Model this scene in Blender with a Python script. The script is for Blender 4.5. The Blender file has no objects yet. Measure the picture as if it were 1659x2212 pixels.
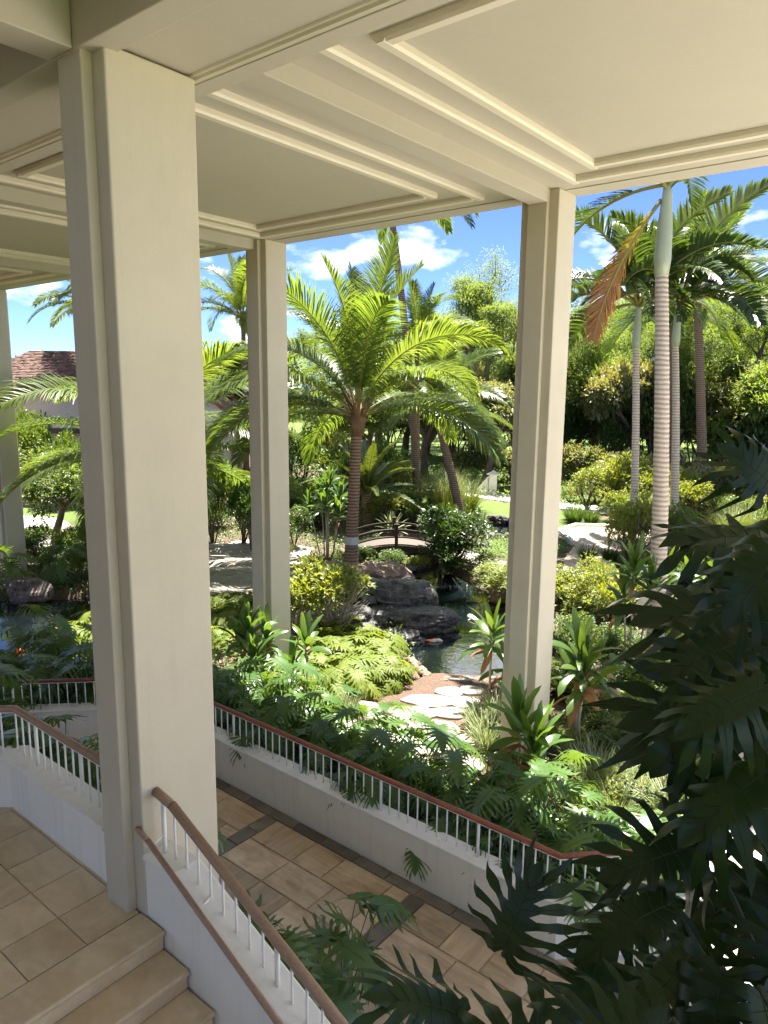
import bpy, bmesh, math, random
from math import sin, cos, pi, radians, atan2, sqrt, exp
from mathutils import Vector, Matrix, Euler, noise

# ------------------------------------------------------------------ camera, sky, sun, exposure
SC = bpy.context.scene
COL = SC.collection
EYE = 5.85                                   # eye height above the garden ground
cam = bpy.data.cameras.new('camera')
camo = bpy.data.objects.new('camera', cam)
COL.objects.link(camo)
cam.sensor_fit = 'VERTICAL'
cam.sensor_height = 36.0
cam.lens = 36.0 * 1561.1 / 2212.0
cam.clip_start = 0.05
cam.clip_end = 6000.0
_yaw, _pitch, _roll = radians(38.8), radians(9.784), radians(0.643)
camo.matrix_world = (Matrix.Translation((0, 0, EYE)) @ Matrix.Rotation(_yaw, 4, 'Z')
                     @ Matrix.Rotation(pi / 2 - _pitch, 4, 'X') @ Matrix.Rotation(_roll, 4, 'Z'))
SC.camera = camo

SUN_DIR = Vector((-0.12, 0.345, 1.0)).normalized()      # towards the sun
sun_el = math.asin(SUN_DIR.z)
W = bpy.data.worlds.new('World')
SC.world = W
W.use_nodes = True
wn, wl = W.node_tree.nodes, W.node_tree.links
wn.clear()
w_out = wn.new('ShaderNodeOutputWorld')
w_bg = wn.new('ShaderNodeBackground')
w_bg.inputs['Strength'].default_value = 0.07
w_sky = wn.new('ShaderNodeTexSky')
w_sky.sky_type = 'NISHITA'
w_sky.sun_disc = False
w_sky.sun_elevation = sun_el
w_sky.sun_rotation = atan2(SUN_DIR.x, SUN_DIR.y)
w_sky.altitude = 1200
w_sky.air_density = 0.45
w_sky.dust_density = 0.0
w_sky.ozone_density = 5.0
# fair-weather clouds: noise over the sky directions
w_tc = wn.new('ShaderNodeTexCoord')
w_sep = wn.new('ShaderNodeSeparateXYZ')
wl.new(w_tc.outputs['Generated'], w_sep.inputs[0])
def wmath(op, a, b=None, clamp=False):
    n = wn.new('ShaderNodeMath'); n.operation = op; n.use_clamp = clamp
    for i, s in enumerate((a, b)):
        if s is None: continue
        if isinstance(s, (int, float)): n.inputs[i].default_value = s
        else: wl.new(s, n.inputs[i])
    return n.outputs[0]
w_nz = wn.new('ShaderNodeTexNoise')
w_nz.inputs['Scale'].default_value = 4.2
w_nz.inputs['Detail'].default_value = 9.0
w_nz.inputs['Roughness'].default_value = 0.52
w_nz.inputs['Distortion'].default_value = 0.1
w_map = wn.new('ShaderNodeMapping')
w_map.inputs['Location'].default_value = (3.7, 1.3, 0.0)
wl.new(w_tc.outputs['Generated'], w_map.inputs['Vector'])
w_map.inputs['Scale'].default_value = (1.0, 1.0, 2.3)
wl.new(w_map.outputs[0], w_nz.inputs['Vector'])
w_rmp = wn.new('ShaderNodeValToRGB')
w_rmp.color_ramp.elements[0].position = 0.515
w_rmp.color_ramp.elements[1].position = 0.60
wl.new(w_nz.outputs[0], w_rmp.inputs[0])
cover = wmath('MULTIPLY', w_rmp.outputs[0], 0.9)
w_tint = wn.new('ShaderNodeMix'); w_tint.data_type = 'RGBA'; w_tint.blend_type = 'MULTIPLY'
w_tint.inputs[0].default_value = 1.0
wl.new(w_sky.outputs[0], w_tint.inputs[6])
w_tint.inputs[7].default_value = (0.74, 0.76, 0.95, 1)
w_mix = wn.new('ShaderNodeMix'); w_mix.data_type = 'RGBA'
wl.new(cover, w_mix.inputs[0])
wl.new(w_tint.outputs[2], w_mix.inputs[6])
w_mix.inputs[7].default_value = (6.0, 6.1, 6.3, 1)
wl.new(w_mix.outputs[2], w_bg.inputs[0])
wl.new(w_bg.outputs[0], w_out.inputs[0])

sl = bpy.data.lights.new('sun', 'SUN')
sl.energy = 4.5
sl.angle = radians(0.53)
sl.color = (1.0, 0.95, 0.86)
so = bpy.data.objects.new('sun', sl)
COL.objects.link(so)
so.rotation_euler = SUN_DIR.to_track_quat('Z', 'Y').to_euler()
so.location = SUN_DIR * 60

SC.view_settings.view_transform = 'Standard'
SC.view_settings.look = 'None'
SC.view_settings.exposure = 2.45
SC.view_settings.gamma = 1.0
SC.view_settings.use_curve_mapping = False
SC.cycles.use_denoising = True
SC.cycles.max_bounces = 12
SC.cycles.diffuse_bounces = 7
SC.cycles.glossy_bounces = 4
SC.cycles.transmission_bounces = 6
SC.cycles.transparent_max_bounces = 8
SC.cycles.sample_clamp_indirect = 6.0
SC.cycles.caustics_reflective = False
SC.cycles.caustics_refractive = False

# ------------------------------------------------------------------ helpers
class MB:
    """collects polygons and links them as ONE mesh object"""
    def __init__(s): s.v, s.f, s.m, s.sm = [], [], [], []
    def add(s, vs, fs, mi=0, smooth=False):
        b = len(s.v); s.v += [tuple(p) for p in vs]
        for q in fs:
            s.f.append([b + i for i in q]); s.m.append(mi); s.sm.append(smooth)
    def box(s, x0, x1, y0, y1, z0, z1, mi=0, rot=0.0, c=None):
        p = [(x0,y0,z0),(x1,y0,z0),(x1,y1,z0),(x0,y1,z0),(x0,y0,z1),(x1,y0,z1),(x1,y1,z1),(x0,y1,z1)]
        if rot:
            cx, cy = c if c else ((x0+x1)/2, (y0+y1)/2)
            p = [(cx+(a-cx)*cos(rot)-(b-cy)*sin(rot), cy+(a-cx)*sin(rot)+(b-cy)*cos(rot), z) for a,b,z in p]
        s.add(p, [(0,3,2,1),(4,5,6,7),(0,1,5,4),(1,2,6,5),(2,3,7,6),(3,0,4,7)], mi)
    def prism(s, poly, z0, z1, mi=0):
        """poly counter-clockwise xy; z1 may be a function of (x, y)"""
        n = len(poly); fz = z1 if callable(z1) else (lambda x, y: z1)
        vs = [(x,y,z0) for x,y in poly] + [(x,y,fz(x,y)) for x,y in poly]
        s.add(vs, [tuple(range(n-1,-1,-1)), tuple(range(n,2*n))] + [(i,(i+1)%n,n+(i+1)%n,n+i) for i in range(n)], mi)
    def extrude(s, prof, a, b, up=(0,0,1), mi=0):
        """profile (u, w) swept straight from a to b; u runs sideways, w runs along up"""
        a, b, up = Vector(a), Vector(b), Vector(up)
        d = (b-a).normalized(); sd = d.cross(up).normalized(); n = len(prof)
        vs = [a + sd*u + up*w for u,w in prof] + [b + sd*u + up*w for u,w in prof]
        s.add(vs, [tuple(range(n)), tuple(range(2*n-1,n-1,-1))] + [(i,n+i,n+(i+1)%n,(i+1)%n) for i in range(n)], mi)
    def tube(s, path, rad, sides=8, mi=0, cap=True, smooth=True):
        path = [Vector(p) for p in path]; n = len(path)
        rs = rad if isinstance(rad, (list, tuple)) else [rad]*n
        vs, fs = [], []
        t0 = (path[1]-path[0]).normalized()
        ref = Vector((0,0,1)) if abs(t0.z) < 0.9 else Vector((1,0,0))
        for i, p in enumerate(path):
            t = (path[min(i+1,n-1)] - path[max(i-1,0)]).normalized()
            a = t.cross(ref).normalized(); b = a.cross(t); ref = b if abs(t.dot(b)) < .9 else ref
            for k in range(sides):
                an = 2*pi*k/sides
                vs.append(p + (a*cos(an) + b*sin(an))*rs[i])
        for i in range(n-1):
            for k in range(sides):
                k2 = (k+1) % sides
                fs.append((i*sides+k, i*sides+k2, (i+1)*sides+k2, (i+1)*sides+k))
        s.add(vs, fs, mi, smooth)
        if cap:
            b0 = len(s.v)-len(vs)
            s.f.append([b0+k for k in range(sides-1,-1,-1)]); s.m.append(mi); s.sm.append(False)
            s.f.append([b0+(n-1)*sides+k for k in range(sides)]); s.m.append(mi); s.sm.append(False)
    def build(s, name, mats, parent=None, world=True, bevel=0, loc=None, recalc=True):
        me = mesh_of(s, name, mats, Vector(parent.location) if (parent is not None and world) else (Vector(loc) if loc else None), recalc)
        return link(name, me, parent, bevel=bevel, loc=loc if parent is None else None)
def mesh_of(s, name, mats, off=None, recalc=False):
    me = bpy.data.meshes.new(name)
    vs = s.v if off is None else [(a-off.x, b-off.y, c-off.z) for a,b,c in s.v]
    me.from_pydata(vs, [], s.f)
    for m in (mats if isinstance(mats, (list, tuple)) else [mats]): me.materials.append(m)
    me.polygons.foreach_set('material_index', s.m)
    me.polygons.foreach_set('use_smooth', s.sm)
    me.update()
    if recalc:
        bm = bmesh.new(); bm.from_mesh(me); bmesh.ops.recalc_face_normals(bm, faces=bm.faces); bm.to_mesh(me); bm.free()
    return me
def link(name, me, parent=None, loc=None, rot=None, scale=None, bevel=0):
    o = bpy.data.objects.new(name, me); COL.objects.link(o)
    if parent is not None: o.parent = parent
    if loc is not None: o.location = loc
    if rot is not None: o.rotation_euler = rot
    if scale is not None: o.scale = scale if isinstance(scale, (tuple, list)) else (scale,)*3
    if bevel:
        m = o.modifiers.new('bevel', 'BEVEL'); m.width = bevel; m.segments = 2; m.limit_method = 'ANGLE'; m.angle_limit = radians(40)
    return o
def tag(o, label=None, cat=None, group=None, kind=None):
    for k, v in (('label', label), ('category', cat), ('group', group), ('kind', kind)):
        if v: o[k] = v
    return o
def thing(name, label, cat, loc=(0,0,0), group=None, rot=0.0, scale=1.0):
    o = bpy.data.objects.new(name, None); COL.objects.link(o)
    o.empty_display_size = .2; o.location = loc; o.rotation_euler = (0,0,rot); o.scale = (scale,)*3
    return tag(o, label, cat, group)
def structure(name, mb, mats, bevel=0): return tag(mb.build(name, mats, bevel=bevel), kind='structure')
def stuff(o): o['kind'] = 'stuff'; return o

# ------------------------------------------------------------------ materials
def newmat(name):
    m = bpy.data.materials.new(name); m.use_nodes = True
    nt = m.node_tree; b = nt.nodes['Principled BSDF']
    return m, nt, b
def N(nt, t, **kw):
    n = nt.nodes.new(t)
    for k, v in kw.items():
        if k in n.inputs: n.inputs[k].default_value = v
        else: setattr(n, k, v)
    return n
def rgb(c): return (c[0], c[1], c[2], 1)
def mixc(nt, fac, a, b, blend='MIX'):
    n = nt.nodes.new('ShaderNodeMix'); n.data_type = 'RGBA'; n.blend_type = blend
    for sock, v in ((n.inputs[0], fac), (n.inputs[6], a), (n.inputs[7], b)):
        if isinstance(v, (int, float)): sock.default_value = v
        elif isinstance(v, (tuple, list)): sock.default_value = rgb(v)
        else: nt.links.new(v, sock)
    return n.outputs[2]
def ramp(nt, fac, p0, p1, c0=(0,0,0), c1=(1,1,1)):
    n = nt.nodes.new('ShaderNodeValToRGB')
    n.color_ramp.elements[0].position = p0; n.color_ramp.elements[1].position = p1
    n.color_ramp.elements[0].color = rgb(c0); n.color_ramp.elements[1].color = rgb(c1)
    nt.links.new(fac, n.inputs[0]); return n.outputs[0]
def nmath(nt, op, a, b=0.0):
    n = nt.nodes.new('ShaderNodeMath'); n.operation = op
    for i, s_ in enumerate((a, b)):
        if isinstance(s_, (int, float)): n.inputs[i].default_value = s_
        else: nt.links.new(s_, n.inputs[i])
    return n.outputs[0]
def coords(nt, kind='Object', scale=(1,1,1), loc_random=False):
    tc = nt.nodes.new('ShaderNodeTexCoord'); mp = nt.nodes.new('ShaderNodeMapping')
    mp.inputs['Scale'].default_value = scale
    nt.links.new(tc.outputs[kind], mp.inputs['Vector'])
    if loc_random:
        oi = nt.nodes.new('ShaderNodeObjectInfo'); ml = nt.nodes.new('ShaderNodeMath'); ml.operation = 'MULTIPLY'
        ml.inputs[1].default_value = 37.0; nt.links.new(oi.outputs['Random'], ml.inputs[0])
        nt.links.new(ml.outputs[0], mp.inputs['Location'])
    return mp.outputs[0]
def noisef(nt, vec, scale, detail=4, rough=.55, dist=0.0):
    n = N(nt, 'ShaderNodeTexNoise', Scale=scale, Detail=detail, Roughness=rough, Distortion=dist)
    nt.links.new(vec, n.inputs['Vector']); return n.outputs[0]
def bumpn(nt, b, height, strength=.3, dist=.02):
    n = N(nt, 'ShaderNodeBump', Strength=strength, Distance=dist)
    nt.links.new(height, n.inputs['Height']); nt.links.new(n.outputs[0], b.inputs['Normal'])
def rnd(nt): return nt.nodes.new('ShaderNodeObjectInfo').outputs['Random']
def island(nt): return nt.nodes.new('ShaderNodeNewGeometry').outputs['Random Per Island']

def mat_plaster(name, col, stain=.12, rough=.75, bump=.15):
    m, nt, b = newmat(name); v = coords(nt)
    n1 = noisef(nt, v, 1.3, 5, .6); n2 = noisef(nt, v, 60, 3)
    c = mixc(nt, ramp(nt, n1, .3, .75), [x*(1-stain) for x in col], col)
    v2 = coords(nt, scale=(5, 5, .35))
    f2 = nmath(nt, 'MULTIPLY', ramp(nt, noisef(nt, v2, 2.0, 5), .52, .8), .26)
    c = mixc(nt, f2, c, (.40,.36,.27))
    c = mixc(nt, nmath(nt, 'MULTIPLY', ramp(nt, noisef(nt, v, 3.1, 6, .7), .62, .72), .14), c, (.36,.33,.24))
    nt.links.new(c, b.inputs['Base Color']); b.inputs['Roughness'].default_value = rough
    n3 = noisef(nt, v, 7, 4, .6)
    bumpn(nt, b, nmath(nt, 'ADD', nmath(nt, 'MULTIPLY', n2, .35), n3), bump*1.3, .012); return m
def mat_plain(name, col, rough=.5, metal=0.0, var=0.0, nscale=8, bump=0):
    m, nt, b = newmat(name); b.inputs['Roughness'].default_value = rough; b.inputs['Metallic'].default_value = metal
    n1 = noisef(nt, coords(nt), nscale, 4)
    c = mixc(nt, n1, [x*(1-var) for x in col], [min(1,x*(1+var)) for x in col])
    nt.links.new(c, b.inputs['Base Color'])
    if bump: bumpn(nt, b, n1, bump, .02)
    return m
def mat_wood(name, c0, c1, scale=(1.5,22,22), rough=.38):
    m, nt, b = newmat(name); v = coords(nt, scale=scale)
    n1 = noisef(nt, v, 2.5, 6, .6, .4)
    nt.links.new(mixc(nt, ramp(nt, n1, .3, .7), c0, c1), b.inputs['Base Color'])
    b.inputs['Roughness'].default_value = rough; bumpn(nt, b, n1, .12, .004); return m
def mat_stone(name, c0, c1, c2, streak=(2,9,2), rough=.6, rv=.25, scale=1.0, bump=.25):
    m, nt, b = newmat(name); v = coords(nt, scale=streak, loc_random=True)
    n1 = noisef(nt, v, 1.2*scale, 6, .62, .8); n2 = noisef(nt, coords(nt, loc_random=True), 2.2*scale, 6, .6)
    c = mixc(nt, ramp(nt, n1, .3, .72), c0, c1)
    c = mixc(nt, ramp(nt, n2, .48, .78), c, c2)
    r = rnd(nt)
    hsv = N(nt, 'ShaderNodeHueSaturation'); nt.links.new(c, hsv.inputs['Color'])
    mr = N(nt, 'ShaderNodeMapRange'); mr.inputs[3].default_value = 1-rv; mr.inputs[4].default_value = 1+rv
    nt.links.new(r, mr.inputs[0]); nt.links.new(mr.outputs[0], hsv.inputs['Value'])
    nt.links.new(hsv.outputs[0], b.inputs['Base Color'])
    b.inputs['Roughness'].default_value = rough; bumpn(nt, b, n1, bump, .006); return m
def mat_leaf(name, c0, c1, trans=.35, rough=.42, tint=None, spec=.5, tscale=1.6, sick=0.0):
    """leaf: diffuse + gloss above, light shining through; hue varies leaf by leaf and plant by plant"""
    m, nt, b = newmat(name)
    r = island(nt); r2 = rnd(nt)
    f = nmath(nt, 'MULTIPLY_ADD', r, .55); nt.nodes[-1].inputs[2].default_value = 0.0
    a = nmath(nt, 'ADD', nmath(nt, 'MULTIPLY', r, .6), nmath(nt, 'MULTIPLY', r2, .4))
    c = mixc(nt, a, c0, c1)
    if sick:
        c = mixc(nt, ramp(nt, r, 1-sick, 1-sick+.02), c, (.26,.13,.04))
    nt.links.new(c, b.inputs['Base Color'])
    b.inputs['Roughness'].default_value = rough
    b.inputs['Specular IOR Level'].default_value = spec
    t = N(nt, 'ShaderNodeBsdfTranslucent')
    tc = mixc(nt, 1.0, c, tint or (1.5*tscale, 1.25*tscale, .35*tscale), 'MULTIPLY')
    nt.links.new(tc, t.inputs[0])
    mx = N(nt, 'ShaderNodeMixShader'); mx.inputs[0].default_value = trans
    nt.links.new(b.outputs[0], mx.inputs[1]); nt.links.new(t.outputs[0], mx.inputs[2])
    out = [n for n in nt.nodes if n.type == 'OUTPUT_MATERIAL'][0]
    nt.links.new(mx.outputs[0], out.inputs[0]); return m
def mat_bark(name, c0, c1, ring=0.0, scale=6, rough=.85):
    m, nt, b = newmat(name); v = coords(nt)
    n1 = noisef(nt, coords(nt, scale=(1,1,.35) if not ring else (1,1,2.2)), scale, 6, .65)
    h = n1
    if ring:
        wv = N(nt, 'ShaderNodeTexWave', Scale=ring, Distortion=1.2, Detail=3.0); wv.bands_direction = 'Z'
        wv.inputs['Detail Scale'].default_value = 1.2
        nt.links.new(v, wv.inputs['Vector'])
        h = nmath(nt, 'ADD', nmath(nt, 'MULTIPLY', wv.outputs[1], .6), nmath(nt, 'MULTIPLY', n1, .5))
    nt.links.new(mixc(nt, ramp(nt, h, .25, .75), c0, c1), b.inputs['Base Color'])
    b.inputs['Roughness'].default_value = rough; bumpn(nt, b, h, .6, .03); return m
M = {}
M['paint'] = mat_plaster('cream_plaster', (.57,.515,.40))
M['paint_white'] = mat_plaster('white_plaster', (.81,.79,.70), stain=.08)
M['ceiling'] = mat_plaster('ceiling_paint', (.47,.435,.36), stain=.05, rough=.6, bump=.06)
M['trim'] = mat_plain('trim_paint', (.66,.61,.50), .45, var=.03)
M['metal'] = mat_plain('white_railing_paint', (.80,.79,.75), .35, var=.04)
M['rail_pale'] = mat_wood('weathered_handrail_wood', (.27,.165,.10), (.40,.265,.175), scale=(3,30,60))
M['rail_red'] = mat_wood('varnished_red_wood', (.17,.045,.022), (.34,.11,.055), scale=(1.5,22,22), rough=.28)
M['tile'] = mat_stone('limestone_tile', (.58,.45,.27), (.73,.60,.40), (.46,.345,.195), streak=(3,5,3), rv=.10, rough=.5, bump=.12)
M['grout'] = mat_plain('grout', (.22,.16,.10), .9, var=.1)
M['paving'] = mat_stone('sandstone_paving', (.34,.24,.14), (.60,.47,.30), (.72,.60,.43), streak=(1.3,8,2), rv=.24)
M['paving2'] = mat_stone('sandstone_paving_cross', (.34,.25,.15), (.57,.45,.29), (.42,.36,.28), streak=(8,1.3,2), rv=.24)
M['slate'] = mat_stone('dark_slate', (.13,.115,.09), (.21,.185,.145), (.27,.24,.19), streak=(4,4,4), rv=.25)
M['joint'] = mat_plain('mortar_joint', (.46,.37,.26), .9, var=.15)
M['concrete'] = mat_plain('pale_concrete', (.66,.62,.55), .8, var=.1, nscale=3, bump=.1)
M['flag'] = mat_stone('pale_flagstone', (.27,.245,.205), (.36,.325,.28), (.22,.195,.16), streak=(3,3,3), rv=.12, bump=.5)
M['terracotta'] = mat_stone('pinkish_path_paving', (.50,.38,.27), (.62,.49,.37), (.56,.47,.38), streak=(2,5,2), rv=.1)
# ------------------------------------------------------------------ the open-sided building
R = random.Random(7)
ZB = 8.49            # underside of the coffered ceiling of the outer bays
ZU = 7.92            # underside of the low beams over the inner column row

def column(x, y0, y1, ztop, label, zbase=-.25):
    t = thing('column', label, 'column', (x, (y0+y1)/2, zbase), 'square columns carrying the open-sided building')
    m = MB(); m.box(x-.28, x+.28, y0, y1, zbase, ztop); m.build('shaft', M['paint'], t, bevel=.014)
    m = MB(); m.box(x-.145, x+.145, y0-.08, y0+.004, zbase, ztop-.001); m.build('pilaster', M['paint'], t, bevel=.012)
    m = MB(); m.box(x-.145, x+.145, y1-.004, y1+.08, zbase, min(ztop, ZB) - .05); m.build('pilaster', M['paint'], t, bevel=.012)
    return t
column(-4.75, 2.72, 3.41, ZU + .03, 'big cream column in the foreground rising from the tiled landing beside the stairs')
column(-4.875, 9.36, 9.88, ZB - .001, 'cream column standing in ti plants to the right of the pond')
column(-10.64, 9.36, 9.88, ZB - .001, 'cream column standing behind leafy shrubs left of the waterfall')
column(-16.41, 9.36, 9.88, ZB - .001, 'cream outer column hidden behind the big foreground column')
column(-22.18, 9.36, 9.88, ZB - .001, 'cream column at the far left edge beside the pond boulder')
column(-.9, 9.36, 9.88, ZB - .001, 'cream outer column just outside the right edge') if False else None

# roof and ceilings
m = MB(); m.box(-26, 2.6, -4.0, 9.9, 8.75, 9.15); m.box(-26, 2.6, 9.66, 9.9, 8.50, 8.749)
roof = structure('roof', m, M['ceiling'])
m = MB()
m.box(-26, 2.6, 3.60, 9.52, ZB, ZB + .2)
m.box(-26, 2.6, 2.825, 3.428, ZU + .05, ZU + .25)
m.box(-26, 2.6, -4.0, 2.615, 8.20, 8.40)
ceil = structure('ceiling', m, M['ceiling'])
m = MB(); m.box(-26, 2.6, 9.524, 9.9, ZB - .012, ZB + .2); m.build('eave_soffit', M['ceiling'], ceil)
def beam(x0, x1, y0, y1, z0, z1): 
    m = MB(); m.box(x0, x1, y0, y1, z0, z1); m.build('beam', M['ceiling'], ceil, bevel=.008)
beam(-26, 2.6, 2.62, 2.82, ZU, 8.6)
beam(-26, 2.6, 3.434, 3.595, ZU, 8.72)
beam(-4.95, -4.65, -4.0, 2.617, ZU + .002, 8.6)
beam(-10.72, -10.42, -4.0, 2.617, ZU + .002, 8.6)
beam(.82, 1.12, -4.0, 2.617, ZU + .002, 8.6)
for bx in (-4.86, -10.73, -16.5, -22.2):
    beam(bx-.14, bx+.14, 3.60, 9.278, 8.31, ZB + .15)
# small cornice along the low beam
CORN = [(-.07,0), (.07,0), (.07,-.016), (.05,-.02), (.045,-.046), (.025,-.05), (.02,-.075), (-.055,-.075), (-.07,-.05)]
def molding(a, b, z, prof=CORN):
    m = MB(); m.extrude(prof, (a[0], a[1], z), (b[0], b[1], z)); return m.build('molding', M['trim'], ceil)
m = MB(); m.extrude([(0,0),(.06,0),(.05,-.012),(.035,-.016),(.025,-.034),(0,-.042)], (-26, 3.433, ZU+.049), (2.6, 3.433, ZU+.049))
m.build('molding', M['trim'], ceil)
def frame(x0, x1, y0, y1, near=True, right=True):
    w = .07
    molding((x0, y1+w), (x0, y0-w), ZB - .001)
    if right: molding((x1, y1+w), (x1, y0-w), ZB - .001)
    molding((x1-w-.001, y1), (x0+w+.001, y1), ZB - .0015)
    if near: molding((x1-w-.001, y0), (x0+w+.001, y0), ZB - .0015)
for bl, br in ((-4.72, .96), (-10.59, -5.0), (-16.36, -10.87), (-22.06, -16.64)):
    frame(bl + .46, br - .66, 4.2, 9.03)
    frame(bl + .90, br - 1.13, 4.68, 8.56)

# upper landing: limestone tiles over a slab
m = MB(); m.box(-14, -4.30, -1.6, 2.722, 1.45, 1.822)
landing = structure('landing_floor', m, M['grout'])
tm = MB(); tm.box(-.2095, .2095, -.2085, .2085, -.018, 0); tile_me = mesh_of(tm, 'floor_tile', M['tile'])
for i in range(12):
    for j in range(9):
        x, y = -4.755 - .4275*i, 2.49 - .425*j
        o = link('floor_tile', tile_me, landing, (x, y, 1.848 + R.uniform(-.0012, .0012)))
m = MB(); m.box(-9.7, -4.9, 2.708, 2.7285, 1.83, 1.846); m.build('border_strip', M['tile'], landing)

# stairs going down along the landing towards the right
m = MB()
NS = 10; TR, RI = .287, .1667
for i in range(NS):
    nx = -4.225 + TR*i
    m.box(nx-TR, nx-.045, -1.5, 2.70, .1-.3, 1.85 - RI*i - .045)
stair = structure('staircase', m, M['tile'])
for i in range(NS):
    nx, z = -4.225 + TR*i, 1.85 - RI*i
    m = MB(); x0 = nx-.315 if i == 0 else nx-TR-.038
    m.extrude([(0,0),(0,-.044),(.03,-.044),(.03,0)], (nx-.03, -1.5, z), (nx-.03, 2.716, z))
    m = MB(); m.prism([(x0, -1.5), (nx, -1.5), (nx, 2.716), (x0, 2.716)], z-.044, z)
    o = m.build('tread', M['tile'], stair, bevel=.014)
    m = MB(); m.box(nx-.044, nx-.03, -1.5, 2.712, z-RI+.001, z-.0445); m.build('riser', M['tile'], stair)

# stepped parapet of the stairs with two handrails
def baluster(parent, x, y, z0, z1, r, name='baluster'):
    m = MB(); m.tube([(x,y,z0),(x,y,z1)], r, 8); return m.build(name, M['metal'], parent)
sw = thing('stair_parapet', 'white plastered parapet wall sloping down beside the stairs', 'wall', (-3, 2.85, .1))
zt = lambda x: 2.32 if x < -4.13 else 2.32 - .43*(x + 4.13)
pts = [(-4.475, .0), (-1.2, .0), (-1.2, zt(-1.2)), (-4.13, 2.32), (-4.475, 2.32)]
m = MB(); m.add([(x,2.73,z) for x,z in pts] + [(x,2.955,z) for x,z in pts],
                [(0,1,2,3,4),(9,8,7,6,5)] + [(i,5+i,5+(i+1)%5,(i+1)%5) for i in range(5)])
m.build('wall_body', M['paint_white'], sw)
m = MB(); CAP = [(-.13,0),(.13,0),(.13,.028),(.115,.036),(-.115,.036),(-.13,.028)]
for a, b in (((-4.475,2.843,2.323), (-4.132,2.843,2.323)), ((-4.128,2.843,2.3225), (-1.2,2.843,zt(-1.2)+.0025))):
    m.extrude(CAP, a, b)
m.build('coping', M['paint_white'], sw)
def rail(name, pts, r, mat, parent, sides=14):
    m = MB(); m.tube(pts, r, sides); return m.build(name, mat, parent)
sr = thing('stair_railing', 'white baluster railing with thick pale wood handrail and a lower handrail beside the stairs', 'railing', (-3, 2.85, 1.9))
zr = lambda x: 2.80 - .473*(x + 4.25)
rail('handrail', [(-4.47,2.845,2.825),(-4.262,2.845,2.79)], .036, M['rail_pale'], sr)
rail('handrail', [(-4.258,2.845,2.788),(-1.25,2.845,zr(-1.25))], .036, M['rail_pale'], sr)
rail('lower_handrail', [(-4.50,2.69,2.585),(-4.36,2.69,2.545)], .021, M['rail_pale'], sr, 12)
rail('lower_handrail', [(-4.358,2.69,2.543),(-1.25,2.69,2.543-.487*3.108)], .021, M['rail_pale'], sr, 12)
k = 0; x = -4.38
while x < -1.3:
    th = k % 9 == 0
    baluster(sr, x, 2.845, zt(x)+.02, (zr(x) if x > -4.25 else 2.80)-.03, .018 if th else .0092, 'post' if th else 'baluster')
    if k % 9 == 0 or k % 9 == 4:
        zl = 2.543 - .487*max(0, x+4.358)
        m = MB(); m.tube([(x,2.845,zl-.03),(x,2.75,zl-.075),(x,2.695,zl-.06),(x,2.69,zl-.02)], .007, 6); m.build('bracket', M['metal'], sr)
    k += 1; x += .137

# low parapet along the landing (left of the big column), it turns at its left end
def wall_run(pts, th, z0, z1, plinth=None, front=-1):
    """body + coping for a polyline of wall, front face on the listed points"""
    body, cap, pl = MB(), MB(), MB()
    for a, b in zip(pts[:-1], pts[1:]):
        d = (Vector(b)-Vector(a)).normalized(); n = Vector((-d.y, d.x))
        q = [Vector(a), Vector(b), Vector(b)+n*th, Vector(a)+n*th]
        body.prism([tuple(v) for v in q], z0, z1-.036)
        if plinth:
            e = [Vector(a)-n*.014, Vector(b)-n*.014, Vector(b)-n*.0005, Vector(a)-n*.0005]
            pl.prism([tuple(v) for v in e], plinth, z1-.037)
        c = [Vector(a)-n*.03, Vector(b)-n*.03, Vector(b)+n*(th+.02), Vector(a)+n*(th+.02)]
        cap.prism([tuple(v) for v in c], z1-.0355, z1)
    return body, cap, pl
def mitre(pts, off):
    """offset a polyline to its left by off with mitred joints"""
    out = []
    for i, p in enumerate(pts):
        p = Vector(p)
        ds = []
        if i > 0: ds.append((p-Vector(pts[i-1])).normalized())
        if i < len(pts)-1: ds.append((Vector(pts[i+1])-p).normalized())
        ns = [Vector((-d.y, d.x)) for d in ds]
        n = sum(ns, Vector((0,0))).normalized()
        out.append(tuple(p + n*off/ n.dot(ns[0])))
    return out
def mitred_wall(pts, th, z0, z1, mat, t, panel=None, body_name='wall_body'):
    def ring(o0, o1, za, zb, name, mt, bv=0):
        A, B = mitre(pts, o0), mitre(pts, o1); m = MB(); n = len(pts)
        vs = []
        for a, b in zip(A, B): vs += [(a[0],a[1],za),(b[0],b[1],za),(b[0],b[1],zb),(a[0],a[1],zb)]
        fs = [(0,3,2,1), (4*(n-1),4*(n-1)+1,4*(n-1)+2,4*(n-1)+3)]
        for i in range(n-1):
            for k in range(4):
                k2 = (k+1)%4; fs.append((4*i+k, 4*i+k2, 4*(i+1)+k2, 4*(i+1)+k))
        m.add(vs, fs); return m.build(name, mt, t, bevel=bv)
    ring(0, th, z0, z1-.037, body_name, mat)
    if panel: ring(-.015, -.0006, panel, z1-.038, 'raised_band', mat)
    ring(-.032, th+.02, z1-.036, z1, 'coping', mat, .008)
lw = thing('parapet_wall', 'low white parapet wall left of the big column edging the tiled landing', 'wall', (-6, 2.85, 1.85))
mitred_wall([(-8.2,1.36),(-6.72,2.73),(-5.02,2.73)], .22, 1.2, 2.36, M['paint_white'], lw)
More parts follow.
